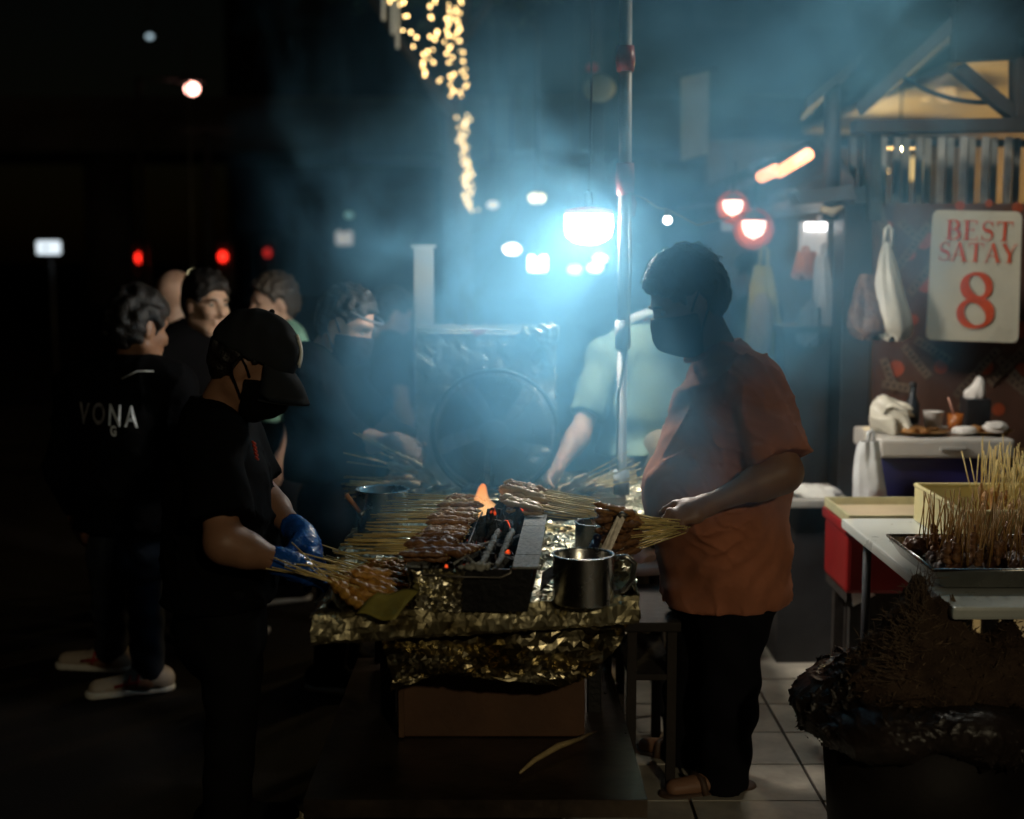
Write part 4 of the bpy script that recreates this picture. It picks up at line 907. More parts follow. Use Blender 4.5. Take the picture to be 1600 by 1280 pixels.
    # counter top with white cloth near the griller's elbow
    q = thing('side_counter', 'dark counter behind the griller with a cloth on top', 'counter', (P(1270, 800, 5.5).x, 5.5, 0)); a, b_ = P(1215, 782, 5.4), P(1332, 782, 5.4)
    MB().box(((a.x+b_.x)/2, 5.6, a.z-.015), (b_.x-a.x, .42, .03), bev=.006).build('top', mat('grey_laminate', (.3, .29, .27), .4), q); MB().box(((a.x+b_.x)/2, 5.62, (a.z-.03)/2), (b_.x-a.x-.03, .36, a.z-.032)).build('body', DARK, q)
    crumple('white_cloth', 'white cloth lying on the dark counter behind the griller', 'cloth', (P(1270, 778, 5.5).x, 5.5, a.z), (.11, .08, .035), mat('white_cotton', (.66, .66, .62), .9, var=.08), 5)
    # bags and boxes hanging left of the banner
    PB = mat('milky_plastic', (.74, .70, .58), .35, var=.12, vscale=10, bump=.25, bscale=22, bdist=.02, trans=.15); PB2 = mat('grey_white_plastic', (.62, .64, .64), .4, var=.12, vscale=9, bump=.25, bscale=25, bdist=.02)
    bag('plastic_bag', 'milky cream plastic bag hanging by its gathered top left of the sign', 'bag', P(1387, 378, 5.7), .39, .16, .12, PB, 3, .10, skew=.22)
    bag('plastic_bag', 'clear brown bag of snacks hanging left of the milky cream bag', 'bag', P(1362, 428, 5.72), .26, .19, .13, mat('brown_plastic', (.09, .045, .035), .4, var=.5, vscale=26, bump=.6, bscale=40, bdist=.02, col2=(.24, .13, .08)), 8, .35, handles=False)
    bag('plastic_bag', 'grey white plastic bag hanging on the steel pillar', 'bag', P(1287, 400, 6.4), .35, .125, .1, PB2, 5, .45)
    bag('plastic_bag', 'dull grey bag hanging lowest below the white bag on the pillar', 'bag', P(1265, 480, 6.35), .17, .12, .08, mat('grey_plastic', (.36, .37, .34), .45, var=.2, bump=.25, bscale=25), 6, .6)
    bag('plastic_bag', 'bright orange bag tied beside the white lantern box', 'bag', P(1258, 393, 6.45), .12, .13, .08, mat('orange_plastic', (.75, .24, .05), .4, var=.15, bump=.25, bscale=25), 7, .6)
    q = bag('raincoat', 'long yellow plastic raincoat hanging behind the shoulder of the griller', 'raincoat', P(1193, 415, 6.6), .56, .20, .11, mat('yellow_plastic', (.62, .52, .12), .4, var=.15, vscale=5, bump=.2, bscale=14, bdist=.02), 9, .35)
    S = SDF(); p = P(1190, 480, 6.52); S.ell(p-V((0, 0, .1)), (.055, .025, .17)); S.post += [folds(.003, [((1, 0, .2), .04)], 2)]; S.obj('lining', mat('cream_lining', (.60, .52, .40), .8, var=.1), .008, q)
    # lantern box
    D2 = 6.5; a, b_ = P(1251, 346, D2), P(1289, 412, D2); c = (a+b_)/2; q = thing('lantern_box', 'white lit paper lantern box above the orange bag', 'lantern', c)
    MB().box(c, (b_.x-a.x, .1, a.z-b_.z), bev=.008).build('paper_box', mat('lit_paper', (.75, .72, .68), .8, var=.06, emit=(1, .93, .86), es=.30), q)
    MB().box(V((c.x, D2-.055, a.z-.025)), (.10, .015, .035), bev=.006).build('bulb', emat('lantern_glow', (1, .96, .94), 8), q)
    # eave lamps
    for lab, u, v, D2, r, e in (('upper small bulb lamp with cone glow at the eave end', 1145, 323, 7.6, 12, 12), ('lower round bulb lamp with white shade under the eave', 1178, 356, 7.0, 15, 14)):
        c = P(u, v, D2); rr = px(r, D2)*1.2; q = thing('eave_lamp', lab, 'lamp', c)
        MB().lathe(c, [(0, rr*.6), (rr*1.0, rr*.55), (rr*.98, 0), (rr*.7, -rr*.6), (0, -rr*.95)], 16).build('bulb', emat('eave_glow', (1, .80, .66), e), q)
        MB().lathe(c+V((0, .012, -rr*.1)), [(0, .012), (rr*1.25, .008), (rr*1.75, 0), (rr*1.78, -.006), (rr*1.25, .001), (0, .004)], 28, (0, 1, 0)).build('halo_disc', mat('orange_halo', (.6, .12, .04), .35, var=.1, emit=(1, .13, .035), es=.75, nosample=True), q)  # added glowing disc, stands for the orange halo round the bulb
        MB().lathe(c+V((0, 0, rr*.66)), [(rr*1.1, 0), (rr*.8, rr*.5), (.015, rr*.8)], 16).build('shade', mat('white_enamel', (.7, .68, .62), .3), q)
        MB().tube([c+V((0, 0, rr*1.3)), c+V((.02, .05, rr*1.3+.18))], .008, 6).build('cord', DARK, q)
    c = P(1137, 350, 8.4); q = thing('lane_lamp', 'dull white square lamp box under the upper eave bulb', 'lamp', c); MB().box(c, (.08, .06, .09), bev=.02).build('bulb', emat('dull_box_glow', (.85, .85, .85), .55, False), q); MB().tube([c+V((0, 0, .05)), c+V((0, 0, .4))], .006, 6).build('cord', DARK, q)
    c = P(1303, 266, 6.3); q = thing('eave_lamp', 'small bright lamp at the corner post of the eave', 'lamp', c); MB().ball(c, (.022, .022, .04)).build('bulb', emat('corner_glow', (1, .85, .78), 9), q); MB().lathe(c+V((0, 0, .04)), [(.03, 0), (.012, .03)], 12).build('cap', DARK, q)
    # awning: long dark gutters running back along the lane, tube lights beneath
    q = thing('stall_awning', 'long dark awning edge with gutters running back into the smoke', 'awning', P(1300, 300, 6)); am = mat('awning_grey', (.07, .08, .085), .5, var=.3, vscale=3)
    def beam2(u0, v0, d0, u1, v1, d1, th, name='gutter', m=am):
        a, b_ = P(u0, v0, d0), P(u1, v1, d1); MB().quadbox([a, b_, b_-V((0, 0, th)), a-V((0, 0, th))], .06, (1, .25, 0)).build(name, m, q)
    beam2(1335, 292, 6.0, 1090, 345, 9.5, .07); beam2(1300, 250, 6.2, 1090, 330, 9.5, .05); beam2(1290, 216, 6.4, 1080, 310, 10, .05)
    MB().quadbox([P(1290, 214, 6.4), P(1335, 290, 6.0), P(1090, 342, 9.5), P(1080, 308, 10)], .02, (0, 0, 1)).build('sheet', am, q)
    MB().tube([P(1300, 130, 6.1), P(1300, 320, 6.1)], .035, 10).build('corner_post', DARK, q)
    sm = mat('pale_strip', (.36, .40, .42), .4, var=.2)
    for u0, v0, u1, v1, d in ((1250, 321, 1302, 312, 6.5), (1208, 331, 1242, 322, 6.9), (1200, 305, 1228, 294, 7.0), (1170, 258, 1195, 246, 7.4), (1138, 290, 1170, 278, 8)): beam2(u0, v0, d, u1, v1, d-.2, .035, 'edge_strip', sm)
    MB().quadbox([P(1240, 300, 5.95), P(1330, 288, 5.85), P(1340, 312, 5.85), P(1250, 318, 5.95)], .16, (0, 1, 0)).build('junction_box', DARK, q)
    MB().tube([P(1062, 326, 8.2), P(1100, 320, 8.0), P(1140, 318, 7.6)], .012, 8).build('conduit', sm, q)
    MB().tube([P(1283, 326, 5.9), P(1300, 332, 5.9), P(1318, 322, 5.9)], [.012, .02, .010], 8).build('cloth_tie', mat('tan_cloth', (.45, .33, .18), .9), q)
    for lab, u0, v0, u1, v1 in (('long orange glowing tube light on the awning', 1217, 269, 1263, 241), ('short orange glowing tube light left of the long one', 1190, 276, 1211, 266)):
        a, b_ = P(u0, v0, 6.25), P(u1, v1, 6.0); t = thing('tube_light', lab, 'lamp', (a+b_)/2); MB().tube([a, b_], .028, 10).build('tube', emat('orange_tube', (1, .34, .13), 4.5), t); MB().tube([a+V((0, .04, .03)), b_+V((0, .04, .03))], .02, 8).build('holder', DARK, t)
    # hanging cloth banner and lanterns high in the smoke
    a = [P(1064, 122, 8.5), P(1108, 112, 8.5), P(1106, 240, 8.5), P(1064, 252, 8.5)]; q = thing('cloth_banner', 'dim pale vertical banner hanging high in the smoke', 'banner', a[3]); MB().quadbox(a, .01, (0, 1, 0)).build('cloth', mat('pale_banner', (.5, .48, .35), .9, var=.15, vscale=5), q); MB().tube([a[0]+V((-.05, 0, .02)), a[1]+V((.05, 0, .02))], .012, 8).build('rod', DARK, q)
    for lab, u, v, r, m in (('small red paper lantern hanging high in the smoke', 925, 106, 11, mat('red_paper', (.5, .07, .04), .8)), ('larger pale green paper lantern beside the red one', 936, 138, 28, mat('green_paper', (.34, .40, .28), .8))):
        D2 = 8; c = P(u, v, D2); rr = px(r, D2)*.9; q = thing('paper_lantern', lab, 'lantern', c); MB().ball(c, (rr, rr, rr*.85), 20, 12).build('paper_shade', m, q); MB().tube([c+V((0, 0, rr*.83)), P(u, -80, D2)], .004, 5).build('cord', DARK, q)
    # pale post behind the fan box at left
    q = thing('awning_post', 'pale square post standing left of the foil fan box', 'post', (P(661, 450, 5.9).x, 5.9, 0)); a, b_ = P(646, 388, 5.9), P(676, 388, 5.9)
    MB().box(((a.x+b_.x)/2, 5.94, a.z/2), (b_.x-a.x, .08, a.z), bev=.005).build('shaft', mat('pale_post', (.34, .38, .38), .5, var=.15), q); MB().box(((a.x+b_.x)/2, 5.94, a.z+.008), (.10, .10, .015)).build('cap', mat('pale_post', (.34, .38, .38)), q)

# ------------------------------------------------------------------ the satay cart
ZT = .76
def foil_strip(name, rows, m, parent, jit=.010, seed=0, nu=70, nv=None, fold=0, lam=.05):
    """crumpled sheet: rows = polylines (list of points) from one edge to the other"""
    R = random.Random(seed); nv = nv or len(rows); vs = []; fs = []
    def along(pl, t):
        x = t*(len(pl)-1); i = min(int(x), len(pl)-2); return V(pl[i]).lerp(V(pl[i+1]), x-i)
    for j in range(nv):
        y = j/(nv-1)*(len(rows)-1); k = min(int(y), len(rows)-2); w = y-k
        for i in range(nu):
            t = (i+R.uniform(-.3, .3)*(0 < i < nu-1))/(nu-1); t = min(max(t, 0), 1); p = along(rows[k], t).lerp(along(rows[k+1], t), w)
            vs.append(p+V((R.gauss(0, 1), R.gauss(0, 1), R.gauss(0, 1)))*jit)
    if fold:   # larger folds: sharp warped ridges pushed out of the sheet
        A = np.array([tuple(v) for v in vs]); rr = np.random.default_rng(seed+100); w = 0
        for k in range(4):
            d = rr.normal(size=3); d /= np.linalg.norm(d); e = rr.normal(size=3); o = rr.uniform(0, 6, 3); q = A @ d*math.pi/(lam*(.6+.3*k)); w = w+(1-np.abs(np.sin(q+1.3*np.sin(A @ e*18+o[0])+o[1])))**2*np.clip(.4+np.sin(A @ e*11+o[2]), 0, 1)/(1+.4*k)
        nrm = (V(rows[0][-1])-V(rows[0][0])).cross(V(rows[-1][0])-V(rows[0][0])).normalized(); vs = [v+nrm*float(fold*(q-.7)) for v, q in zip(vs, w)]
    for j in range(nv-1):
        for i in range(nu-1):
            a, b, c, d = j*nu+i, j*nu+i+1, (j+1)*nu+i+1, (j+1)*nu+i
            fs += [(a, b, c), (a, c, d)] if R.random() < .5 else [(a, b, d), (b, c, d)]
    return meshobj(name, vs, fs, m, parent)
def build_cart():
    q = thing('grill_cart', 'foil covered satay cart with brown cabinet and dark lower shelf', 'cart', (-.07, 3.9, 0))
    FL, FR = PZ(486, 972, ZT), PZ(998, 940, ZT); BL, BR = V((-.49, 4.5, ZT)), V((.36, 4.5, ZT))
    # table top, legs, cabinet, lower shelf
    MB().quadbox([FL+V((.02, .03, -.012)), FR+V((-.02, .03, -.012)), BR-V((0, 0, .012)), BL-V((0, 0, .012))], .03, (0, 0, -1)).build('table_top', DSTEEL, q)
    for x, y in ((-.355, 3.92), (.235, 3.92), (-.42, 4.42), (.30, 4.42)): MB().box((x, y, .36), (.04, .04, .72), bev=.004).build('leg', IRON, q)
    zs = .325; b = MB(); A = [PZ(474, 1250, zs), PZ(1012, 1250, zs), V((.31, 4.45, zs)), V((-.50, 4.45, zs))]; b.quadbox([A[0], A[1], A[2], A[3]], .045, (0, 0, -1)); b.build('lower_shelf', mat('greasy_dark_steel', (.10, .075, .055), .32, .8, var=.5, vscale=6, bump=.12, bscale=30), q)
    x0, x1 = P(620, 1100, 3.68).x, P(914, 1100, 3.68).x
    c = MB().box(((x0+x1)/2, 3.94, (zs+.72)/2), (x1-x0, .5, .72-zs-.004), bev=.004).build('cabinet', mat('brown_board', (.10, .046, .02), .6, var=.25, vscale=5, bump=.15, bscale=25), q)
    MB().box((x0+.012, 3.682, .53), (.014, .012, .40)).build('edge_trim', mat('edge_trim', (.11, .055, .025), .5), c)
    # foil: surface, rim, hanging skirt
    foil_strip('foil_surface', [[FL+V((0, 0, .004)), FR+V((0, 0, .004))], [BL+V((0, 0, .006)), BR+V((0, 0, .006))]], FOIL, q, .0045, 1, 60, 60)
    up = V((0, 0, .010))
    fl, fr = FL, FR; mid = PZ(605, 968, ZT)
    rim = lambda o: [fl+o, FL.lerp(FR, .23)+o*1.0, FL.lerp(FR, .5)+o, FL.lerp(FR, .75)+o, fr+o]
    foil_strip('foil_rim', [rim(V((0, .05, .006))), rim(V((0, .01, .014))), rim(V((0, -.006, -.012))), rim(V((0, -.004, -.052))), rim(V((0, .02, -.062)))], FOILB, q, .0016, 2, 84, 12, .010, .075)
    lw = PZ(484, 985, ZT-.01); foil_strip('foil_flap', [[FL+V((0, 0, .012)), V((-.505, 3.75, ZT+.012)), V((-.50, 4.3, ZT+.012))], [FL+V((.045, .05, .040)), V((-.455, 3.75, ZT+.05)), V((-.47, 4.3, ZT+.03))], [FL+V((.07, .05, .004)), V((-.43, 3.75, ZT+.004)), V((-.45, 4.3, ZT+.004))]], FOIL, q, .004, 3, 30, 10)
    foil_strip('foil_flap', [[FR+V((-.05, .03, .004)), V((.28, 3.9, ZT+.004)), V((.30, 4.4, ZT+.004))], [FR+V((-.012, .01, .035)), V((.325, 3.85, ZT+.04)), V((.345, 4.4, ZT+.03))], [FR+V((.006, 0, -.04)), V((.34, 3.85, ZT-.05)), V((.365, 4.4, ZT-.05))]], FOILB, q, .0055, 4, 34, 12)
    a = lambda u, v, d: P(u, v, d)
    foil_strip('foil_skirt', [[a(596, 1003, 3.42), a(700, 1003, 3.43), a(820, 992, 3.46), a(985, 972, 3.52)], [a(604, 1030, 3.37), a(700, 1032, 3.41), a(820, 1025, 3.43), a(965, 1010, 3.50)], [a(612, 1058, 3.40), a(700, 1050, 3.40), a(810, 1052, 3.45), a(935, 1042, 3.52)], [a(610, 1080, 3.38), a(690, 1052, 3.44), a(760, 1062, 3.42), a(880, 1072, 3.47), a(925, 1058, 3.52)]], FOILD, q, .0022, 5, 54, 16, .030, .11)
    return q
def build_grill():
    q = thing('charcoal_grill', 'long black charcoal grill box smoking on the foil covered cart', 'grill', (-.06, 3.9, ZT))
    a0 = -.055; O = PZ(740, 955, ZT+.008); ex = V((math.cos(a0), math.sin(a0), 0)); ey = V((-math.sin(a0), math.cos(a0), 0)); U = V((0, 0, 1)); W, L = .285, .93; Hg = P(740, 887, O.y).z-O.z
    g = lambda x, y, z: O+ex*x+ey*y+U*z
    def plate(pts, th, n, name, m): return MB().quadbox(pts, th, n).build(name, m, q)
    # walls flare outward to the rim
    fw = W/2-.012
    plate([g(-fw, 0, 0), g(fw, 0, 0), g(W/2, -.012, Hg), g(-W/2, -.012, Hg)], .004, ey, 'front_wall', IRON); plate([g(-fw, L, 0), g(fw, L, 0), g(W/2, L+.012, Hg), g(-W/2, L+.012, Hg)], .004, -ey, 'back_wall', IRON)
    plate([g(fw, 0, 0), g(fw, L, 0), g(W/2+.012, L, Hg), g(W/2+.012, 0, Hg)], .004, -ex, 'side_wall', IRON); plate([g(-fw, 0, 0), g(-fw, L, 0), g(-W/2-.012, L, Hg), g(-W/2-.012, 0, Hg)], .004, ex, 'side_wall', IRON)
    plate([g(-fw, 0, .0), g(fw, 0, .0), g(fw, L, .0), g(-fw, L, .0)], .004, U, 'floor_plate', IRON)
    ash = mat('ash_speckled_iron', (.045, .05, .05), .7, var=.6, vscale=130, col2=(.34, .36, .35)); ash2 = mat('ash_crust', (.16, .17, .165), .9, var=.5, vscale=90, bump=.9, bscale=120, bdist=.006, col2=(.42, .43, .41))
    for y0, y1 in ((-.012, .125), (.131, .50), (.506, .9)): plate([g(W/2-.048, y0, Hg+.001), g(W/2+.014, y0, Hg+.001), g(W/2+.014, y1, Hg+.001), g(W/2-.048, y1, Hg+.001)], .005, U, 'rim_plate', ash)
    plate([g(-W/2-.02, -.014, Hg+.001), g(-W/2+.035, -.014, Hg+.001), g(-W/2+.035, .10, Hg+.001), g(-W/2-.02, .10, Hg+.001)], .005, U, 'rim_plate', ash)
    plate([g(W/2+.016, .02, Hg-.06), g(W/2+.05, .05, Hg-.028), g(W/2+.05, .18, Hg-.028), g(W/2+.016, .22, Hg-.06)], .004, ex, 'side_flange', IRON)
    R = random.Random(6)
    for x in (.020, .058):   # ash crusted bars
        S = SDF(); p0, p1 = g(x, .01, Hg+.006), g(x+.012, .42, Hg+.008)
        for i in range(24): c = p0.lerp(p1, i/23)+V((R.uniform(-.002, .002), 0, R.uniform(-.001, .002))); S.ell(c, (R.uniform(.006, .0095), .012, R.uniform(.005, .008)), None, .006)
        S.obj('grate_bar', ash2, .0032, q)
    for x in (-.11, -.072, -.035): MB().tube([g(x, -.004, Hg+.004), g(x, .4, Hg+.004), g(x+.004, .88, Hg+.004)], .0035, 6).build('grate_bar', IRON, q)
    MB().tube([g(-W/2+.02, -.018, Hg+.012), g(-W/2+.022, -.022, Hg-.014), g(-.02, -.024, Hg-.018), g(W/2-.075, -.024, Hg-.018), g(W/2-.052, -.020, Hg-.008), g(W/2-.05, -.012, Hg+.010)], .0032, 8).build('wire_handle', DSTEEL, q)
    for x0, y0, x1, y1 in ((-.05, .02, -.01, .13), (.0, .03, -.05, .16), (-.03, .20, .03, .26)): MB().tube([g(x0, y0, Hg+.004), g(x1, y1, Hg+.012)], .0035, 6).build('scrap_stick', ash2, q)
    cr = meshobj('charred_scrap', [], [], None, q); bpy.data.objects.remove(cr)
    S = SDF(); S.ell(g(-.005, -.008, Hg+.004), (.034, .012, .005)); S.ell(g(.022, -.004, Hg+.005), (.02, .013, .005)); S.post += [lumps(.0025, .014, 3)]; S.obj('ash_crust', mat('pale_ash', (.30, .30, .26), .9, var=.4, vscale=40, bump=.6, bscale=60), .004, q)
    # charcoal bed
    coal = mat('charcoal', (.014, .014, .015), .85, var=.6, vscale=40, bump=.8, bscale=60, bdist=.01, col2=(.09, .095, .10))
    n = coal.node_tree.nodes; l = coal.node_tree.links; t = n.new('ShaderNodeTexNoise'); t.inputs['Scale'].default_value = 16; tc = n.new('ShaderNodeTexCoord'); l.new(tc.outputs['Object'], t.inputs['Vector'])
    r = n.new('ShaderNodeValToRGB'); r.color_ramp.elements[0].position = .67; r.color_ramp.elements[0].color = (0, 0, 0, 1); r.color_ramp.elements[1].position = .74; r.color_ramp.elements[1].color = (1, .09, .015, 1); l.new(t.outputs['Fac'], r.inputs[0])
    b = n['Principled BSDF']; l.new(r.outputs[0], b.inputs['Emission Color']); b.inputs['Emission Strength'].default_value = 1.1
    for i in range(120):
        x = R.uniform(-.115, .085); y = R.uniform(.03, L-.04); s = R.uniform(.016, .032); z = R.uniform(.05, .088)
        if .42 < y < .75 and -.04 < x < .08: z += R.uniform(0, .055)
        bm = bmesh.new(); bmesh.ops.create_icosphere(bm, subdivisions=1, radius=1); M = Euler((R.uniform(0, 6), R.uniform(0, 6), R.uniform(0, 6))).to_matrix()
        vs = [g(x, y, z)+M @ V((w.co.x*s*1.3, w.co.y*s*.75, w.co.z*s*.85))*R.uniform(.75, 1.15) for w in bm.verts]; bm.verts.index_update(); fs = [[w.index for w in f.verts] for f in bm.faces]; bm.free(); meshobj('charcoal_lump', vs, fs, coal, q)
    for i, (x, y, h, ti) in enumerate(((.0, .50, .075, .1), (.022, .46, .085, -.15), (-.02, .47, .06, .2), (.04, .53, .07, -.3), (.012, .42, .06, .3), (.055, .46, .05, -.2))):
        c = g(x, y, .085); vs = []
        for k in range(7):
            z = h*k/6
            for j in range(6): w = j*1.047+.3*k; rr = .017*(1-.55*(k/6)**2)*R.uniform(.75, 1.2); vs.append(c+V((rr*math.cos(w)+ti*z*.5, rr*math.sin(w), z)))
        fs = [(k*6+j, k*6+(j+1) % 6, (k+1)*6+(j+1) % 6, (k+1)*6+j) for k in range(6) for j in range(6)]+[tuple(range(36, 42))]; meshobj('charcoal_lump', vs, fs, coal, q)
    # foil wrapped left front of the box
    foil_strip('foil_wrap', [[g(-W/2-.008, -.017, Hg-.004), g(-.022, -.017, Hg-.004)], [g(-W/2+.0, -.021, Hg*.66), g(-.024, -.021, Hg*.66)], [g(-W/2+.004, -.016, Hg*.33), g(-.026, -.016, Hg*.33)], [g(-W/2+.012, -.012, .002), g(-.024, -.012, .002)]], FOIL, q, .0042, 9, 17, 17)
    foil_strip('foil_wrap', [[g(-W/2-.016, -.008, Hg-.01), g(-W/2-.016, .3, Hg-.01)], [g(-W/2-.004, -.008, .0), g(-W/2-.006, .3, 0)]], FOILB, q, .004, 10, 22, 12)
    # flames
    fm = bpy.data.materials.new('fire_glow'); fm.use_nodes = True; n = fm.node_tree.nodes; l = fm.node_tree.links; b = n['Principled BSDF']; b.inputs['Base Color'].default_value = (0, 0, 0, 1); b.inputs['Specular IOR Level'].default_value = 0
    tc = n.new('ShaderNodeTexCoord'); sx = n.new('ShaderNodeSeparateXYZ'); l.new(tc.outputs['Generated'], sx.inputs[0]); r = n.new('ShaderNodeValToRGB'); e = r.color_ramp.elements; e[0].color = (1, .42, .10, 1); e[1].color = (1, .27, .07, 1); k_ = e.new(.45); k_.color = (1, .56, .22, 1); l.new(sx.outputs[2], r.inputs[0]); l.new(r.outputs[0], b.inputs['Emission Color']); b.inputs['Emission Strength'].default_value = 1.35
    lw = n.new('ShaderNodeLayerWeight'); lw.inputs[0].default_value = .42; mr = n.new('ShaderNodeMapRange'); mr.inputs[1].default_value = .0; mr.inputs[2].default_value = .62; mr.inputs[3].default_value = .9; mr.inputs[4].default_value = .0; l.new(lw.outputs['Facing'], mr.inputs[0]); l.new(mr.outputs[0], b.inputs['Alpha'])
    for lab, u, v, D, w, h, sd in (('tall orange flame rising from the coals', 758, 820, 4.06, .028, .115, 1), ('small orange flame licking between the meats left of the tall one', 730, 806, 4.05, .008, .04, 2), ('small ember flame on the coals right of the tall one', 777, 826, 3.98, .007, .018, 3)):
        c = P(u, v, D); S = SDF(); RR = random.Random(sd)
        pts = [c+V((w*.35*math.sin(k*.55+sd*.8), 0, h*k/9)) for k in range(10)]; rs = [w*q for q in (.55, .85, 1.0, .98, .86, .72, .58, .42, .26, .10)]
        for k in range(9): S.cone(pts[k], pts[k+1], rs[k], rs[k+1], w*.6)
        if sd == 1: S.cone(c+V((w*.7, 0, h*.12)), c+V((w*1.0, 0, h*.36)), w*.42, w*.1, .014)
        S.post += [lumps(w*.10, w*2.2, sd)]; o = S.obj('flame', fm, max(.0016, w*.08)); tag(o, lab, 'flame')
    return g, Hg
# ---- skewers
MEAT = []
def make_skewers():
    cooked = mat('grilled_meat', (.26, .11, .03), .42, var=.5, vscale=38, bump=.8, bscale=90, bdist=.006, coat=.08, col2=(.58, .30, .09)); dark = mat('charred_meat', (.10, .042, .018), .42, var=.5, vscale=40, bump=.8, bscale=90, bdist=.006, coat=.1, col2=(.34, .16, .06))
    glazed = mat('yellow_marinated_meat', (.34, .14, .022), .42, var=.5, vscale=40, bump=.9, bscale=80, bdist=.007, coat=.1, col2=(.66, .36, .07)); pale = mat('pale_raw_meat', (.58, .38, .17), .4, var=.35, vscale=36, bump=.6, bscale=80, bdist=.005, coat=.1, col2=(.72, .54, .30))
    R = random.Random(12); out = {}
    for nm, m in (('cooked', cooked), ('dark', dark), ('glazed', glazed), ('pale', pale)):
        ls = []
        for k in range(4):
            vs = []; n = 16; ph = R.uniform(0, 6)
            for i in range(n):
                t = i/(n-1); r = (.0088+.0012*math.sin(t*(13+4*k)+ph)+R.uniform(-.0026, .0024))*(min(1, 5*t+.35)*min(1, 5*(1-t)+.35))
                for j in range(7): w = 2*math.pi*j/7; q = r*(1+R.uniform(-.17, .17)); vs.append(V((.004+.120*t, q*math.cos(w)*1.25+.002*math.sin(t*9+ph), q*math.sin(w)*.85)))
            fs = [(i*7+j, i*7+(j+1) % 7, (i+1)*7+(j+1) % 7, (i+1)*7+j) for i in range(n-1) for j in range(7)]+[tuple(range(7)), tuple(range((n-1)*7, n*7))[::-1]]
            o = meshobj('meat', vs, fs, m, None, True); ls.append(o.data); bpy.data.objects.remove(o)
        out[nm] = ls
    st = []
    for k in range(3):
        o = MB().tube([(0, 0, 0), (.1, .0006*(k-1), .0005), (.2, .0012*(1-k), 0), (.285, 0, .0006*(k-1))], [.0009, .0019, .0019, .0018], 6).build('stick', BAMBOO); st.append(o.data); bpy.data.objects.remove(o)
    tan = mat('bamboo_brown', (.42, .24, .07), .55, var=.35, vscale=30, bump=.2, bscale=120); st2 = []
    for me in st: me2 = me.copy(); me2.materials.clear(); me2.materials.append(tan); st2.append(me2)
    return out, st, st2
SK = None
def skewer(tip, tail, kind, label, group, R, scale=None, brown=False, meat=True):
    """tip: meat end, tail: stick end"""
    meats, st, st2 = SK; d = V(tail)-V(tip); L = d.length; s = scale or 1.0
    o = bpy.data.objects.new('satay_skewer', None); o.empty_display_size = .02; COL.objects.link(o); tag(o, label, 'satay skewer', group); o.location = tip
    q = V((1, 0, 0)).rotation_difference(d); o.rotation_mode = 'QUATERNION'; o.rotation_quaternion = q @ Euler((R.uniform(0, 6.28), 0, 0)).to_quaternion()
    k = L/.285 if scale is None else s; o.scale = (k, 1, 1)
    for nm, me in (('stick', R.choice(st2 if brown else st)),)+((('meat', R.choice(meats[kind])),) if meat else ()):
        c = bpy.data.objects.new(nm, me); COL.objects.link(c); c.parent = o
    return o
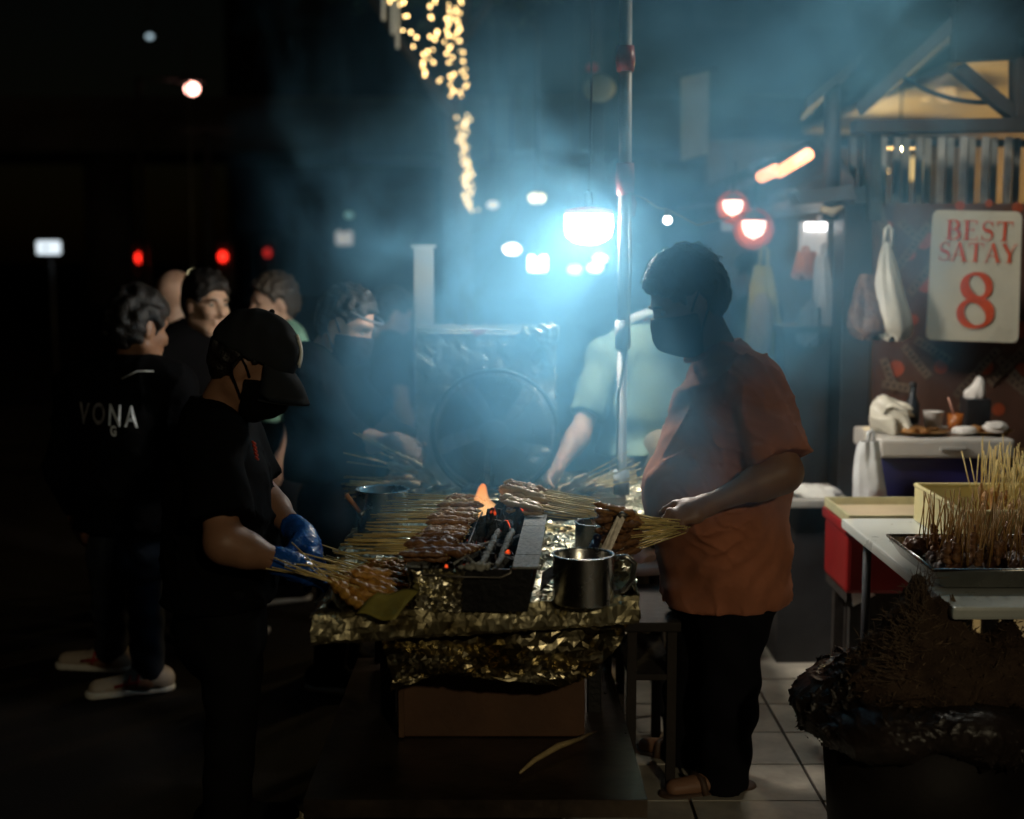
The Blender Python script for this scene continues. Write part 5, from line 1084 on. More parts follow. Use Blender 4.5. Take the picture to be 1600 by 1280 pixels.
def build_skewers(g, Hg):
    global SK
    SK = make_skewers(); R = random.Random(21)
    # row along the left side of the grill, sticks to the left
    for i in range(50):
        t = i/49; y = .015+.84*t; x = -.028-.030*(1-t)+R.uniform(-.010, .010); z = Hg+.013+R.uniform(0, .012)
        tip = g(x, y, z+R.uniform(0, .01)); tail = g(x-.268-R.uniform(-.012, .02), y+R.uniform(-.022, .022)-.01*(1-t), z+.002+R.uniform(-.006, .014))
        skewer(tip, tail, 'dark' if t < .3 else ('pale' if R.random() < .3*t else 'cooked'), ('charred skewer at the near end of the row along the left of the grill', 'brown skewer in the middle of the row along the left of the grill', 'hazy skewer at the far end of the row beside the flame')[min(2, int(t*3))], ('near skewers of the left row', 'middle skewers of the left row', 'far skewers of the left row')[min(2, int(t*3))], R)
    for i in range(5):
        y = .02+.02*i; skewer(g(-.02+.01*i, y, Hg+.028), g(-.25, y+.03, Hg+.03), 'dark', 'dark skewer on top of the near left corner of the grill', 'skewers on the near left corner', R)
    # heap on the right, sticks to the right
    for i in range(64):
        t = R.random(); D = 3.98+.42*t; k = R.random(); tip = P(774+R.uniform(0, 22)+8*t, 0, D); zz = .872+.012*R.random()+(.075*k*math.sin(math.pi*min(1, .25+t*.8))); tip.z = zz
        tail = tip+V((.262+R.uniform(-.02, .02), R.uniform(-.07, .03), -.030*k-.02+R.uniform(-.012, .012))); skewer(tip, tail, 'pale' if R.random() < .7 else 'cooked', 'pale skewer on the upper layer of the heap right of the flames' if k > .5 else 'pale skewer low in the heap right of the flames', 'upper skewers of the right heap' if k > .5 else 'lower skewers of the right heap', R)
    # marinated skewers on the foil tray in front of the gloved hands
    for i in range(30):
        k = i/29; u = 522+R.uniform(0, 55)*(.4+k); v = 872+R.uniform(-8, 22)-R.uniform(0, 8); lay = R.uniform(0, .05)*(1-abs(k-.5))
        a = PZ(505+R.uniform(-6, 30)+50*k*R.random(), 905-34*k+R.uniform(-6, 6), .815+lay*.6); b = PZ(590+65*k+R.uniform(-14, 18), 928-28*k+R.uniform(-12, 16), .785+lay*.5)
        d = (b-a).normalized(); skewer(b, b-d*.27, 'glazed', 'glazed raw satay skewer on the foil tray below the blue gloves', 'marinated skewers on the foil tray', R, 1.0)
    for i in range(8):
        b = PZ(560+i*13+R.uniform(-6, 6), 945+R.uniform(-4, 12), .780); a = PZ(506+R.uniform(-4, 6), 898+R.uniform(-8, 8), .835); d = (b-a).normalized(); skewer(b, b-d*.27, 'glazed', 'glazed raw satay skewer on the foil tray below the blue gloves', 'marinated skewers on the foil tray', R, 1.0)
    for i in range(7):
        b = PZ(560+R.uniform(0, 40), 885+R.uniform(-5, 10), .80); d = V((.85, .35+R.uniform(-.25, .25), .03)); d.normalize(); skewer(b, b+d*.27, 'glazed', 'marinated skewer lying across the tray with its stick toward the grill', 'skewers lying across the foil tray', R, .9)
    # bundle held by the griller
    hand = P(1052, 824, 3.74)
    for i in range(34):
        a = -1+2*(i+.5)/34; tp = P(930+R.uniform(-4, 26), 832+a*46+R.uniform(-5, 5), 3.66+R.uniform(-.055, .055)); d = (hand+V((R.uniform(-.012, .012), R.uniform(-.015, .015), -a*.018+R.uniform(-.01, .01)))-tp); skewer(tp, tp+d.normalized()*.235, 'dark' if a > -.4 else 'cooked', 'satay skewer in the thick bundle gripped by the griller', 'skewers in the hand of the griller', R)
    # trays at the right: dark skewers standing in the steel tray, bare ends up
    for i in range(34):
        b = V((R.uniform(1.14, 1.50), R.uniform(3.62, 4.02), .80)); ln = R.uniform(.125, .19); sp_ = V((R.gauss(.02, .14)+(.13 if b.x > 1.3 else .04), R.gauss(-.05, .14), 1)); sp_.normalize()
        skewer(b, b+sp_*ln, 'dark', 'cooked skewer standing in the steel tray with its stick up', 'skewers standing in the steel tray', R, None, True)
    for i in range(30):
        b = V((R.uniform(1.49, 1.75), R.uniform(4.18, 4.55), .79)); ln = R.uniform(.17, .25)-.08*max(0, (b.x-1.66)/.15); sp_ = V((R.gauss(.03, .09), R.gauss(0, .08), 1)); sp_.normalize()
        skewer(b, b+sp_*ln, 'cooked', 'yellow bamboo skewer standing upright in the cream container', 'skewers in the cream container', R)
    for lab, nm, n_, xa, xb, ya, yb, z_, la, lb, m_ in (('crowd of thin brown skewer sticks bristling from the steel tray', 'skewer_sticks', 130, 1.17, 1.54, 3.66, 4.03, .80, .10, .17, 'bamboo_brown'), ('crowd of yellow bamboo sticks bristling from the cream container', 'bamboo_sticks', 170, 1.50, 1.80, 4.16, 4.56, .80, .15, .25, 'bamboo')):
        b = MB()
        for i in range(n_):
            p = V((R.uniform(xa, xb), R.uniform(ya, yb), z_)); d = V((R.gauss(.02, .14), R.gauss(-.03, .12), 1)).normalized(); ln = R.uniform(la, lb)*(1-.35*max(0, (p.x-(xa+xb)/2-.06)/.2 if nm == 'bamboo_sticks' else 0)); b.tube([p, p+d*ln], [.0019, .0016], 5)
        o = b.build(nm, MATS[m_]); tag(o, lab, 'skewer sticks', kind='stuff')
    # raw bundles on the back table
    for i in range(20):
        t = R.random(); a = P(655+R.uniform(-8, 10), 728+t*38, 4.85+R.uniform(0, .15)); b = a+V((-.14, 0, .0))+V((R.uniform(-.02, .02), R.uniform(-.04, .04), .055-.07*t+R.uniform(-.02, .02))); skewer(a, a+(b-a).normalized()*.26, 'pale', 'raw skewer fanned out in the pot at the left of the fan', 'raw skewers at the left of the fan', R)
    for i in range(22):
        t = R.random(); a = P(868+R.uniform(0, 25), 770+R.uniform(-6, 8), 4.85+R.uniform(-.1, .15)); b = a+V((.21, R.uniform(-.05, .05), .02+.11*t)); skewer(a, a+(b-a).normalized()*.27, 'pale', 'raw skewer fanned out on the tray at the right of the fan', 'raw skewers at the right of the fan', R)
def build_cart_things():
    # big steel mug with tongs and brush
    def mug(lab, c, r, h, hx, m):
        q = thing('steel_mug', lab, 'mug', c); MB().lathe(c, [(0, .004), (r-.004, .004), (r, .008), (r, h-.003), (r+.003, h), (r-.002, h+.001), (r-.004, h-.004), (r-.005, .010), (0, .009)], 40).build('cup', m, q)
        d = V((math.cos(hx), math.sin(hx), 0)); b = MB(); b.tube([c+d*(r-.001)+V((0, 0, h*.93)), c+d*(r+.030)+V((0, 0, h*.95)), c+d*(r+.050)+V((0, 0, h*.82)), c+d*(r+.046)+V((0, 0, h*.48)), c+d*(r+.024)+V((0, 0, h*.27)), c+d*(r-.001)+V((0, 0, h*.22))], [.006, .0075, .008, .0075, .007, .006], 10).build('handle', m, q); return q
    c = PZ(911, 943, ZT+.006); mug('large brushed steel mug holding tongs at the right front of the cart', c, .0755, .125, -.05, STEEL)
    c2 = V((.235, 3.80, ZT+.006)); mug('second steel mug half hidden behind the large mug', c2, .062, .13, -.1, STEEL)
    q = thing('tongs', 'dark metal tongs leaning in the large steel mug', 'tongs', c); a = P(920, 878, 3.56)
    for o in (0, .016): MB().quadbox([a+V((o, 0, -.03)), a+V((.016+o, 0, -.03)), P(975, 806, 3.62)+V((o*.4, 0, 0)), P(966, 803, 3.62)+V((o*.4, 0, 0))], .004, (0, 1, .1)).build('arm', DSTEEL, q)
    MB().tube([P(966, 808, 3.62), P(972, 803, 3.625), P(979, 808, 3.62)], .008, 8).build('hinge', DSTEEL, q)
    q = thing('basting_brush', 'dark blue handled basting brush standing in the large steel mug', 'brush', c); MB().tube([P(915, 885, 3.54), P(925, 862, 3.55), P(932, 845, 3.57)], [.016, .014, .011], 10).build('handle', mat('dark_blue_plastic', (.02, .025, .07), .35), q); MB().ball(P(933, 841, 3.57), (.012, .010, .012), 10, 6).build('knob', mat('dark_blue_plastic', (.02, .025, .07), .35), q)
    # banana leaf square on the tray
    pts = [PZ(556, 960, .778), PZ(590, 930, .815), PZ(655, 926, .815), PZ(645, 944, .80), PZ(618, 970, .776)]; cen = sum(pts, V())/5; vs = []; fs = []; n = 9
    for i in range(n):
        for j in range(n):
            s_, t_ = i/(n-1), j/(n-1); p = (pts[0].lerp(pts[4], s_)).lerp(pts[1].lerp(pts[2], s_), t_); vs.append(p+V((0, 0, .005*math.sin(s_*7+t_*3)+.006*t_)))
    fs = [(i*n+j, i*n+j+1, (i+1)*n+j+1, (i+1)*n+j) for i in range(n-1) for j in range(n-1)]; o = meshobj('banana_leaf', vs, fs, mat('banana_leaf', (.26, .22, .045), .5, var=.35, vscale=28, bump=.4, bscale=40, col2=(.34, .30, .07)), None, True); tag(o, 'square piece of yellow green leaf lying on the foil tray', 'leaf')
    mod = o.modifiers.new('thickness', 'SOLIDIFY'); mod.thickness = .002
    # pot with brush left of the grill, ladle
    c = P(598, 824, 4.2); c.z = ZT+.006; q = thing('steel_pot', 'steel sauce pot standing left of the skewer row', 'pot', c); MB().lathe(c, [(0, .003), (.072, .003), (.076, .01), (.078, .150), (.084, .153), (.080, .156), (.074, .150), (.072, .012), (0, .010)], 32).build('pot_body', STEEL, q); MB().lathe(c, [(0, .118), (.0735, .118)], 24).build('sauce', mat('dark_sauce', (.04, .02, .008), .12, var=.2), q)
    q = thing('orange_brush', 'orange handled basting brush leaning on the steel pot', 'brush', P(566, 800, 4.15)); MB().tube([P(541, 773, 4.12), P(552, 787, 4.13), P(562, 800, 4.15)], .007, 8).build('handle', mat('orange_wood', (.60, .22, .05), .4), q); MB().tube([P(562, 800, 4.15), P(567, 806, 4.15)], .010, 8).build('ferrule', STEEL, q)
    b = MB(); R = random.Random(3)
    for i in range(60): a = P(563+R.uniform(0, 9), 786+R.uniform(-6, 6), 4.17+R.uniform(-.02, .02)); b.tube([a, a+V((R.uniform(.005, .02), R.uniform(-.01, .01), -R.uniform(.02, .055)))], .0016, 4)
    o = b.build('lemongrass_brush', mat('brown_bristle', (.34, .22, .06), .7, var=.4, vscale=30)); tag(o, 'frayed lemongrass brush beside the orange handled brush', 'brush')
    q = thing('ladle', 'small steel ladle resting at the edge of the pot', 'ladle', P(610, 806, 4.1)); MB().ball(P(610, 808, 4.08), (.018, .02, .010), 14, 8).build('bowl', STEEL, q); MB().tube([P(612, 806, 4.09), P(618, 790, 4.16), P(620, 775, 4.2)], .004, 8).build('handle', STEEL, q)
    # stalk on the lower shelf
    q = thing('leaf_stalk', 'pale curved stalk lying on the dark lower shelf', 'stalk', PZ(870, 1170, .335)); z = .345
    MB().tube([PZ(812, 1208, .337), PZ(835, 1188, z), PZ(872, 1166, z+.004), PZ(905, 1155, z+.004)], [.003, .007, .009, .006], 8).build('stem', mat('pale_stalk', (.50, .38, .18), .4, var=.3, vscale=20), q)
    MB().tube([PZ(905, 1155, z+.004), PZ(918, 1148, z+.006), PZ(932, 1143, z)], [.006, .005, .002], 6).build('tip', mat('dark_tip', (.15, .11, .06), .5), q)
    # stool with a cloth between cart and griller
    z = .60; c = PZ(1000, 893, z); c.y = 4.72; c.x = P(985, 890, 4.72).x; q = thing('stool', 'grey round stool between the cart and the griller', 'stool', (c.x, c.y, 0)); MB().lathe((c.x, c.y, z), [(0, 0), (.17, 0), (.175, -.006), (.175, -.028), (.16, -.032), (0, -.032)], 32).build('seat', mat('grey_stool', (.42, .44, .41), .4, var=.15), q)
    for a in range(4): w = a*1.5708+.6; MB().tube([(c.x+.12*math.cos(w), c.y+.12*math.sin(w), z-.03), (c.x+.15*math.cos(w), c.y+.15*math.sin(w), .012)], [.016, .013], 8).build('leg', DARK, q)
    crumple('dish_cloth', 'white dish cloth crumpled on the grey round stool', 'cloth', (c.x-.01, c.y-.05, z), (.085, .07, .055), mat('white_cotton', (.66, .66, .62), .9, var=.08), 14)
    q = thing('wooden_stool', 'dark wooden step stool in shadow right of the cart', 'stool', (.42, 4.3, 0)); MB().box((.42, 4.35, .52), (.17, .5, .03), bev=.005).build('seat', DARKW, q); MB().box((.42, 4.35, .36), (.14, .46, .02), bev=.004).build('shelf', DARKW, q)
    for x, y in ((.36, 4.13), (.48, 4.13), (.36, 4.57), (.48, 4.57)): MB().box((x, y, .253), (.028, .028, .505)).build('leg', DARKW, q)
def build_back_table():
    zt = .77; q = thing('back_table', 'foil topped table carrying the fan and raw skewers behind the grill', 'table', (.1, 5.05, 0)); MB().box((.12, 5.02, zt-.02), (1.15, .86, .035), bev=.004).build('table_top', DSTEEL, q)
    for x in (-.40, .62):
        for y in (4.65, 5.38): MB().box((x, y, (zt-.04)/2), (.04, .04, zt-.04)).build('leg', IRON, q)
    foil_strip('foil_cover', [[(-.47, 4.58, zt+.008), (.71, 4.58, zt+.008)], [(-.47, 5.46, zt+.008), (.71, 5.46, zt+.008)]], FOIL, q, .005, 22, 50, 40)
    # foil covered box with the fan
    D = 5.06; x0, x1 = P(653, 650, D).x, P(866, 650, D).x; z1 = P(760, 516, D).z; z0 = zt+.02; q = thing('foil_box', 'tall foil wrapped wind box behind the round fan', 'box', ((x0+x1)/2, 5.2, z0))
    MB().box(((x0+x1)/2, 5.24, (z0+z1)/2), (x1-x0-.02, .32, z1-z0-.02)).build('carton', mat('carton', (.25, .18, .10), .9), q)
    xs = lambda o: [(x0, D+o, 0), (x1, D+o, 0)]
    dull = foil_mat('dull_foil', (.55, .57, .53), .55, 16)
    f = lambda z, y: [V((x0-.002, y, z)), V(((x0+x1)/2, y-.004, z)), V((x1+.002, y, z))]
    foil_strip('foil_front', [f(z0, D+.004), f((z0+z1)/2, D-.002), f(z1-.01, D)], dull, q, .0025, 31, 22, 24)
    foil_strip('foil_top', [f(z1-.014, D-.006), f(z1+.006, D+.01), f(z1+.004, D+.34)], dull, q, .0022, 32, 24, 10)
    for xx in (x0-.004, x1+.004): foil_strip('foil_side', [[V((xx, D, z0)), V((xx, D+.34, z0))], [V((xx, D, z1)), V((xx, D+.34, z1))]], dull, q, .004, 33, 20, 34)
    t = V((x1-.06, D-.012, z1-.005)); S = SDF(); S.cone(t+V((-.04, 0, 0)), t+V((.055, 0, .006)), .02, .024, .02); S.cone(t+V((.05, 0, 0)), t+V((.06, 0, -.10)), .022, .008, .02); S.cone(t+V((.01, -.004, -.01)), t+V((.05, -.004, -.12)), .014, .004, .02); S.post += [folds(.005, [((1, 0, .3), .035), ((.3, 0, 1), .03)], 6)]; S.obj('foil_tuft', FOIL, .005, q)
    MB().quadbox([P(733, 516, D-.016), P(760, 514, D-.016), P(760, 519, D-.016), P(744, 527, D-.016)], .003, (0, 1, 0)).build('red_tape', REDT, q)
    # round fan
    c = P(773, 677, D-.10); r = px(99, D-.10); q = thing('round_fan', 'round wire guard fan in front of the foil box', 'fan', (c.x, c.y, zt))
    dk = mat('fan_dark', (.045, .05, .055), .45, var=.2)
    def ring(rr, y, th, name, m, seg=64): MB().tube([c+V((rr*math.cos(a), y, rr*math.sin(a))) for a in np.linspace(0, 2*math.pi, seg+1)], th, 8).build(name, m, q)
    ring(r, .0, .0075, 'guard_rim', dk); ring(r*.985, .05, .005, 'guard_rim', dk)
    b = MB()
    for i in range(88):
        a = 2*math.pi*i/88; p = [c+V((k*r*math.cos(a+.25*(1-k)), -.045*(1-k*k)**.7, k*r*math.sin(a+.25*(1-k)))) for k in (.24, .5, .75, .92, .99)]; b.tube(p, .0013, 4, False)
    b.build('guard_wire', dk, q); ring(r*.62, -.034, .0018, 'guard_ring', dk, 48); ring(r*.9, -.016, .0018, 'guard_ring', dk, 56)
    MB().lathe(c+V((0, -.048, 0)), [(0, 0), (r*.2, .004), (r*.24, .012), (r*.24, .016)], 28, (0, 1, 0)).build('badge', mat('fan_badge', (.10, .11, .12), .35), q)
    MB().lathe(c+V((0, .02, 0)), [(0, -.02), (r*.20, -.015), (r*.21, .05), (0, .06)], 24, (0, 1, 0)).build('motor', dk, q)
    bl = mat('fan_blade', (.06, .075, .085), .4, var=.1)
    for i in range(5):
        vs = []; n = 7
        for j in range(n):
            k = .2+.72*j/(n-1)
            for a in (-.42, -.15, .15, .42):
                w = 2*math.pi*i/5+a*(.75+.5*k)+.3*k; vs.append(c+V((k*r*math.cos(w), .02+a*.07, k*r*math.sin(w))))
        fs = [(j*4+i2, j*4+i2+1, (j+1)*4+i2+1, (j+1)*4+i2) for j in range(n-1) for i2 in range(3)]; o = meshobj('blade', vs, fs, bl, q, True); mo = o.modifiers.new('thickness', 'SOLIDIFY'); mo.thickness = .003
    MB().box((c.x, c.y+.055, zt+.016), (.24, .14, .024), bev=.008).build('base', dk, q); MB().tube([(c.x, c.y+.07, zt+.02), (c.x, c.y+.06, c.z)], .018, 10).build('stem', dk, q)
    # pot of raw sticks and tray of raw skewers
    p = P(628, 776, 4.84); p.z = zt+.012; q = thing('black_pot', 'dark enamel pot under the raw skewers left of the fan', 'pot', p); MB().lathe(p, [(0, 0), (.075, 0), (.088, .045), (.092, .047), (.086, .045), (.072, .006), (0, .006)], 28).build('pot_body', mat('dark_enamel', (.03, .035, .045), .25), q)
    for g_ in (1, -1): MB().tube([p+V((g_*.088, -.02, .04)), p+V((g_*.11, 0, .044)), p+V((g_*.088, .02, .04))], .005, 6).build('handle', STEEL, q)
    p = P(905, 778, 4.8); q = thing('steel_tray', 'shallow foil lined tray under the raw skewers right of the fan', 'tray', (p.x, 4.86, zt+.01)); x, y, z = p.x, 4.86, zt+.012
    MB().box((x, y, z+.003), (.30, .30, .004)).build('floor', STEEL, q)
    for dx, dy, sx, sy in ((0, -.151, .30, .004), (0, .151, .30, .004), (-.151, 0, .004, .30), (.151, 0, .004, .30)): MB().box((x+dx, y+dy, z+.013), (sx, sy, .024)).build('side', STEEL, q)
    crumple('foil_ball', 'shiny crumpled foil at the stick ends of the pale heap', 'foil', P(921, 826, 4.12)-V((0, 0, .012)), (.028, .028, .05), FOIL, 17)
def build_right():
    R = random.Random(9)
    # white folding table
    zt = .75; q = thing('white_table', 'white plastic table at the right carrying skewer trays', 'table', (1.6, 4.0, 0)); MB().box((1.635, 4.04, zt-.018), (1.07, 1.20, .034), bev=.009).build('table_top', mat('table_white', (.56, .60, .57), .3, var=.12, vscale=6, bump=.06, bscale=20, col2=(.64, .67, .63)), q)
    for x, y in ((1.17, 4.56), (1.17, 3.6), (2.1, 4.56), (2.1, 3.6)): MB().tube([(x, y, 0), (x, y, zt-.035)], .014, 10).build('leg', DARK, q)
    b = MB()
    for i in range(14): p = V((R.uniform(1.15, 1.32), R.uniform(4.1, 4.55), zt+.0008)); b.lathe(p, [(0, .0012), (R.uniform(.002, .005), .0006)], 7)
    b.build('sauce_spot', mat('brown_stain', (.25, .18, .07), .5), q)
    # red cooler with a cream tray on it
    q = thing('red_cooler', 'red cooler box under the cream tray beyond the white table', 'cooler', (1.3, 5.0, 0)); x0 = P(1318, 830, 4.9).x; MB().box((x0+.29, 5.02, .545), (.58, .36, .21), bev=.015).build('box', mat('red_plastic', (.24, .009, .009), .45, var=.2, vscale=4), q); MB().box((x0+.29, 5.02, .67), (.60, .38, .04), bev=.01).build('lid', mat('red_plastic', (.24, .009, .009)), q)
    q = thing('crate_stand', 'dark stand under the red cooler box', 'stand', (x0+.29, 5.02, 0)); MB().box((x0+.29, 5.04, .42), (.56, .34, .035)).build('top', DARKW, q)
    for x, y in ((x0+.05, 4.92), (x0+.53, 4.92), (x0+.05, 5.16), (x0+.53, 5.16)): MB().box((x, y, .2), (.04, .04, .40)).build('leg', DARKW, q)
    MB().box((x0+.29, 5.1, .2), (.46, .02, .38)).build('back_panel', DARKW, q)
    a, b_, c_ = P(1328, 902, 4.86), P(1333, 948, 4.86), P(1368, 930, 4.86); o = MB().quadbox([a, b_, c_], .004, (0, 1, 0)).build('foam_sheet', mat('paper_white', (.75, .72, .68)), None); tag(o, 'white torn foam sheet leaning under the red cooler box', 'sheet')
    z = .695; q = thing('cream_tray', 'cream plastic tray with raised rim on the red cooler', 'tray', (x0+.25, 5.0, z)); cx, cy_ = x0+.25, 4.98; MB().box((cx, cy_, z+.004), (.50, .36, .006)).build('floor', mat('cream_tray', (.62, .50, .33), .45, var=.12, vscale=5), q)
    for dx, dy, sx, sy in ((0, -.184, .52, .010), (0, .184, .52, .010), (-.255, 0, .010, .36), (.255, 0, .010, .36)): MB().box((cx+dx, cy_+dy, z+.018), (sx, sy, .034), bev=.003).build('rim', mat('cream_tray_rim', (.56, .52, .30), .45), q)
    # steel tray
    q = thing('steel_tray', 'shiny steel tray full of cooked skewers on the white table', 'tray', (1.33, 3.82, zt)); z = zt+.004; a = [V((1.10, 3.60, z+.052)), V((1.60, 3.60, z+.052)), V((1.60, 4.06, z+.052)), V((1.10, 4.06, z+.052))]; bt = [V((1.135, 3.63, z)), V((1.58, 3.63, z)), V((1.58, 4.03, z)), V((1.135, 4.03, z))]
    MB().quadbox(bt, .003, (0, 0, 1)).build('floor', STEEL, q)
    for i in range(4): j = (i+1) % 4; MB().quadbox([bt[i], bt[j], a[j], a[i]], .003, ((bt[i]+bt[j])/2-V((1.35, 3.83, z)))*V((1, 1, 0)).length).build('side', STEEL, q)
    MB().tube(a+[a[0]], .005, 8).build('rolled_rim', STEEL, q); S = SDF()
    for i in range(30): S.ell((R.uniform(1.16, 1.55), R.uniform(3.66, 4.0), z+.02+R.uniform(0, .03)), (R.uniform(.02, .04), R.uniform(.02, .04), R.uniform(.015, .03)))
    S.post += [lumps(.005, .02, 5)]; o = S.obj('sauce_meat', mat('saucy_meat', (.05, .018, .008), .35, var=.6, vscale=40, bump=.9, bscale=70, bdist=.01, coat=.3, col2=(.16, .06, .02)), .007); tag(o, 'dark saucy meat heap filling the steel tray', 'meat', kind='stuff')
    # cream container
    q = thing('cream_container', 'translucent cream plastic container of upright skewers on the white table', 'container', (1.55, 4.35, zt)); z = zt+.002; h = .115; x0, x1, y0, y1 = 1.335, 1.78, 4.10, 4.60; pm = PALEP
    for p, s_ in (((x0, (y0+y1)/2, z+h/2), (.006, y1-y0, h)), ((x1, (y0+y1)/2, z+h/2), (.006, y1-y0, h)), (((x0+x1)/2, y0, z+h/2), (x1-x0-.008, .006, h)), (((x0+x1)/2, y1, z+h/2), (x1-x0-.008, .006, h))): MB().box(p, s_).build('wall', pm, q)
    MB().box(((x0+x1)/2, (y0+y1)/2, z+.004), (x1-x0-.01, y1-y0-.01, .005)).build('floor', pm, q); MB().tube([(x0, y0, z+h), (x1, y0, z+h), (x1, y1, z+h), (x0, y1, z+h), (x0, y0, z+h)], .008, 8).build('rim', pm, q)
    # blue cooler with things on its lid
    D = 5.35; x0, x1 = P(1374, 720, D).x, P(1584, 720, D).x; zb, zl, z2 = P(1400, 800, D).z, P(1400, 716, D).z, P(1400, 686, D).z; q = thing('blue_cooler', 'large dark blue cooler box with white lid under the banner', 'cooler', ((x0+x1)/2, D+.2, zb-.1))
    MB().box(((x0+x1)/2, D+.22, (zl+.35)/2), (x1-x0-.02, .40, zl-.35), bev=.012).build('box', mat('blue_plastic', (.025, .022, .11), .4, var=.15, vscale=4), q); MB().box(((x0+x1)/2, D+.21, (zl+z2)/2), (x1-x0, .44, z2-zl-.002), bev=.012).build('lid', mat('lid_white', (.52, .50, .46), .4, var=.15, vscale=6), q); MB().box(((x0+x1)/2+.02, D-.014, (zl+z2)/2), (.10, .012, .014), bev=.004).build('latch', mat('lid_grey', (.35, .34, .32), .4), q)
    t = thing('cooler_stand', 'dark stand under the blue cooler box', 'stand', ((x0+x1)/2, D+.2, 0)); MB().box(((x0+x1)/2, D+.22, .325), (x1-x0, .42, .045)).build('top', DARKW, t)
    for x in (x0+.04, x1-.04):
        for y in (D+.05, D+.38): MB().box((x, y, .15), (.04, .04, .30)).build('leg', DARKW, t)
    z = z2; pt = lambda u, y: V((P(u, 690, y).x, y, z))
    food = mat('brown_food', (.20, .08, .02), .5, var=.5, vscale=45, bump=.7, bscale=60, col2=(.42, .20, .05))
    for lab, u, y, r in (('oval plate of brown leftovers at the left on the cooler lid', 1438, 5.5, .115), ('brown plate at the right end of the cooler lid', 1540, 5.5, .10)):
        c = pt(u, y); q = thing('plate', lab, 'plate', c); MB().lathe(c, [(0, .003), (r*.6, .004), (r, .016), (r+.004, .018), (r*.62, .008), (0, .007)], 28).build('dish', mat('brown_plate', (.26, .14, .05), .35, var=.2), q); S = SDF()
        for i in range(9): S.ell(c+V((R.uniform(-.6, .6)*r, R.uniform(-.4, .4)*r, .014)), (.024, .02, .010))
        S.post += [lumps(.003, .02, 7)]; S.obj('leftovers', food, .005, q)
    c = P(1392, 668, 5.52); c.z = z; crumple('plastic_bag', 'puffed white plastic bag standing on the cooler lid', 'bag', c, (.085, .06, .125), mat('milky_plastic', (.74, .70, .58)), 25)
    c = pt(1457, 5.62); o = tag(thing('paper_cup', 'small white paper cup behind the brown leftovers', 'cup', c)); MB().lathe(c, [(0, 0), (.032, 0), (.040, .075), (.043, .077), (.037, .074), (0, .01)], 20).build('cup_body', mat('paper_white', (.75, .72, .68)), o)
    c = pt(1491, 5.6); q = thing('drink_cup', 'small orange drink cup with a straw on the cooler', 'cup', c); MB().lathe(c, [(0, 0), (.026, 0), (.033, .07), (.030, .068), (0, .06)], 18).build('cup_body', mat('orange_drink', (.42, .13, .03), .25), q); MB().tube([c+V((0, 0, .05)), c+V((-.03, 0, .135))], .004, 6).build('straw', mat('pink_straw', (.6, .3, .22), .4), q)
    c = pt(1424, 5.66); q = thing('sauce_bottle', 'dark glass bottle behind the puffed white bag', 'bottle', c); MB().lathe(c, [(0, 0), (.028, 0), (.028, .10), (.012, .14), (.012, .17), (0, .17)], 18).build('glass', mat('dark_glass', (.02, .025, .03)), q); MB().lathe(c+V((0, 0, .171)), [(0, 0), (.014, 0), (.014, .02), (0, .02)], 12).build('cap', DARK, q)
    c = pt(1522, 5.72); q = thing('tissue_box', 'black tissue holder with white tissue on top against the banner', 'tissue box', c); MB().box(c+V((0, 0, .06)), (.10, .09, .12), bev=.006).build('holder', mat('black_plastic', (.02, .02, .022), .35), q); S = SDF(); S.ell(c+V((-.005, 0, .135)), (.045, .025, .035)); S.ell(c+V((.012, 0, .17)), (.025, .018, .04)); S.post += [folds(.005, [((1, .3, .4), .04)], 9)]; S.obj('tissue', mat('paper_white', (.75, .72, .68)), .006, q)
    for lab, u, y, r, sd in (('crumpled white tissue at the right end of the cooler lid', 1552, 5.47, (.055, .04, .03), 33), ('flat white napkin between the cups on the cooler lid', 1507, 5.45, (.05, .035, .014), 34)): c = pt(u, y); c.z += .014; crumple('tissue', lab, 'tissue', c, r, mat('paper_white', (.75, .72, .68)), sd)
    bag('plastic_bag', 'white carrier bag with loop handles hanging at the left of the cooler', 'bag', P(1360, 690, 5.28), .255, .125, .09, mat('grey_white_plastic', (.62, .64, .64)), 31, .55)
    # bin with a burlap sack and black liner in front
    D = 3.30; c = V((P(1452, 1100, D+.25).x, D+.27, 0)); q = thing('waste_bin', 'black bin with a torn liner folded over its rim at lower right', 'bin', c); rb, hb = .275, .475
    MB().lathe(c, [(0, .004), (rb*.86, .004), (rb, hb), (rb-.01, hb), (rb*.85, .02), (0, .02)], 40).build('drum', mat('bin_black', (.014, .011, .010), .6, var=.4, vscale=6, bump=.2, bscale=20, spec=.2), q)
    S = SDF(); ring = [c+V((rb*1.02*math.cos(a), rb*1.02*math.sin(a), hb-.02+.02*math.sin(3*a))) for a in np.linspace(0, 2*math.pi, 33)]
    for i in range(32): S.cone(ring[i], ring[i+1], .05+.012*math.sin(i*1.3), .05+.012*math.sin((i+1)*1.3), .03)
    S.ell(c+V((0, 0, hb)), (.25, .25, .07), None, .06); S.ell(c+V((-.17, -.03, hb+.05)), (.09, .12, .08), None, .05)
    S.post += [folds(.006, [((.6, .2, 1), .13)], 61), creases(.018, [((1, .4, .2), .085), ((.2, .3, 1), .07), ((.7, -.6, .5), .06)], 63, 6), creases(.008, [((.5, .5, .8), .03), ((1, -.3, -.4), .035)], 64, 5)]
    S.obj('liner', mat('black_liner', (.022, .015, .012), .38, var=.4, vscale=9, bump=.4, bscale=40, bdist=.01, spec=.4), .0055, q)
    q = thing('burlap_sack', 'frayed brown burlap sack rising to a peak on the bin', 'sack', c+V((0, 0, hb))); pk = P(1440, 902, 3.50); S = SDF(); base = c+V((-.03, -.06, hb+.04))
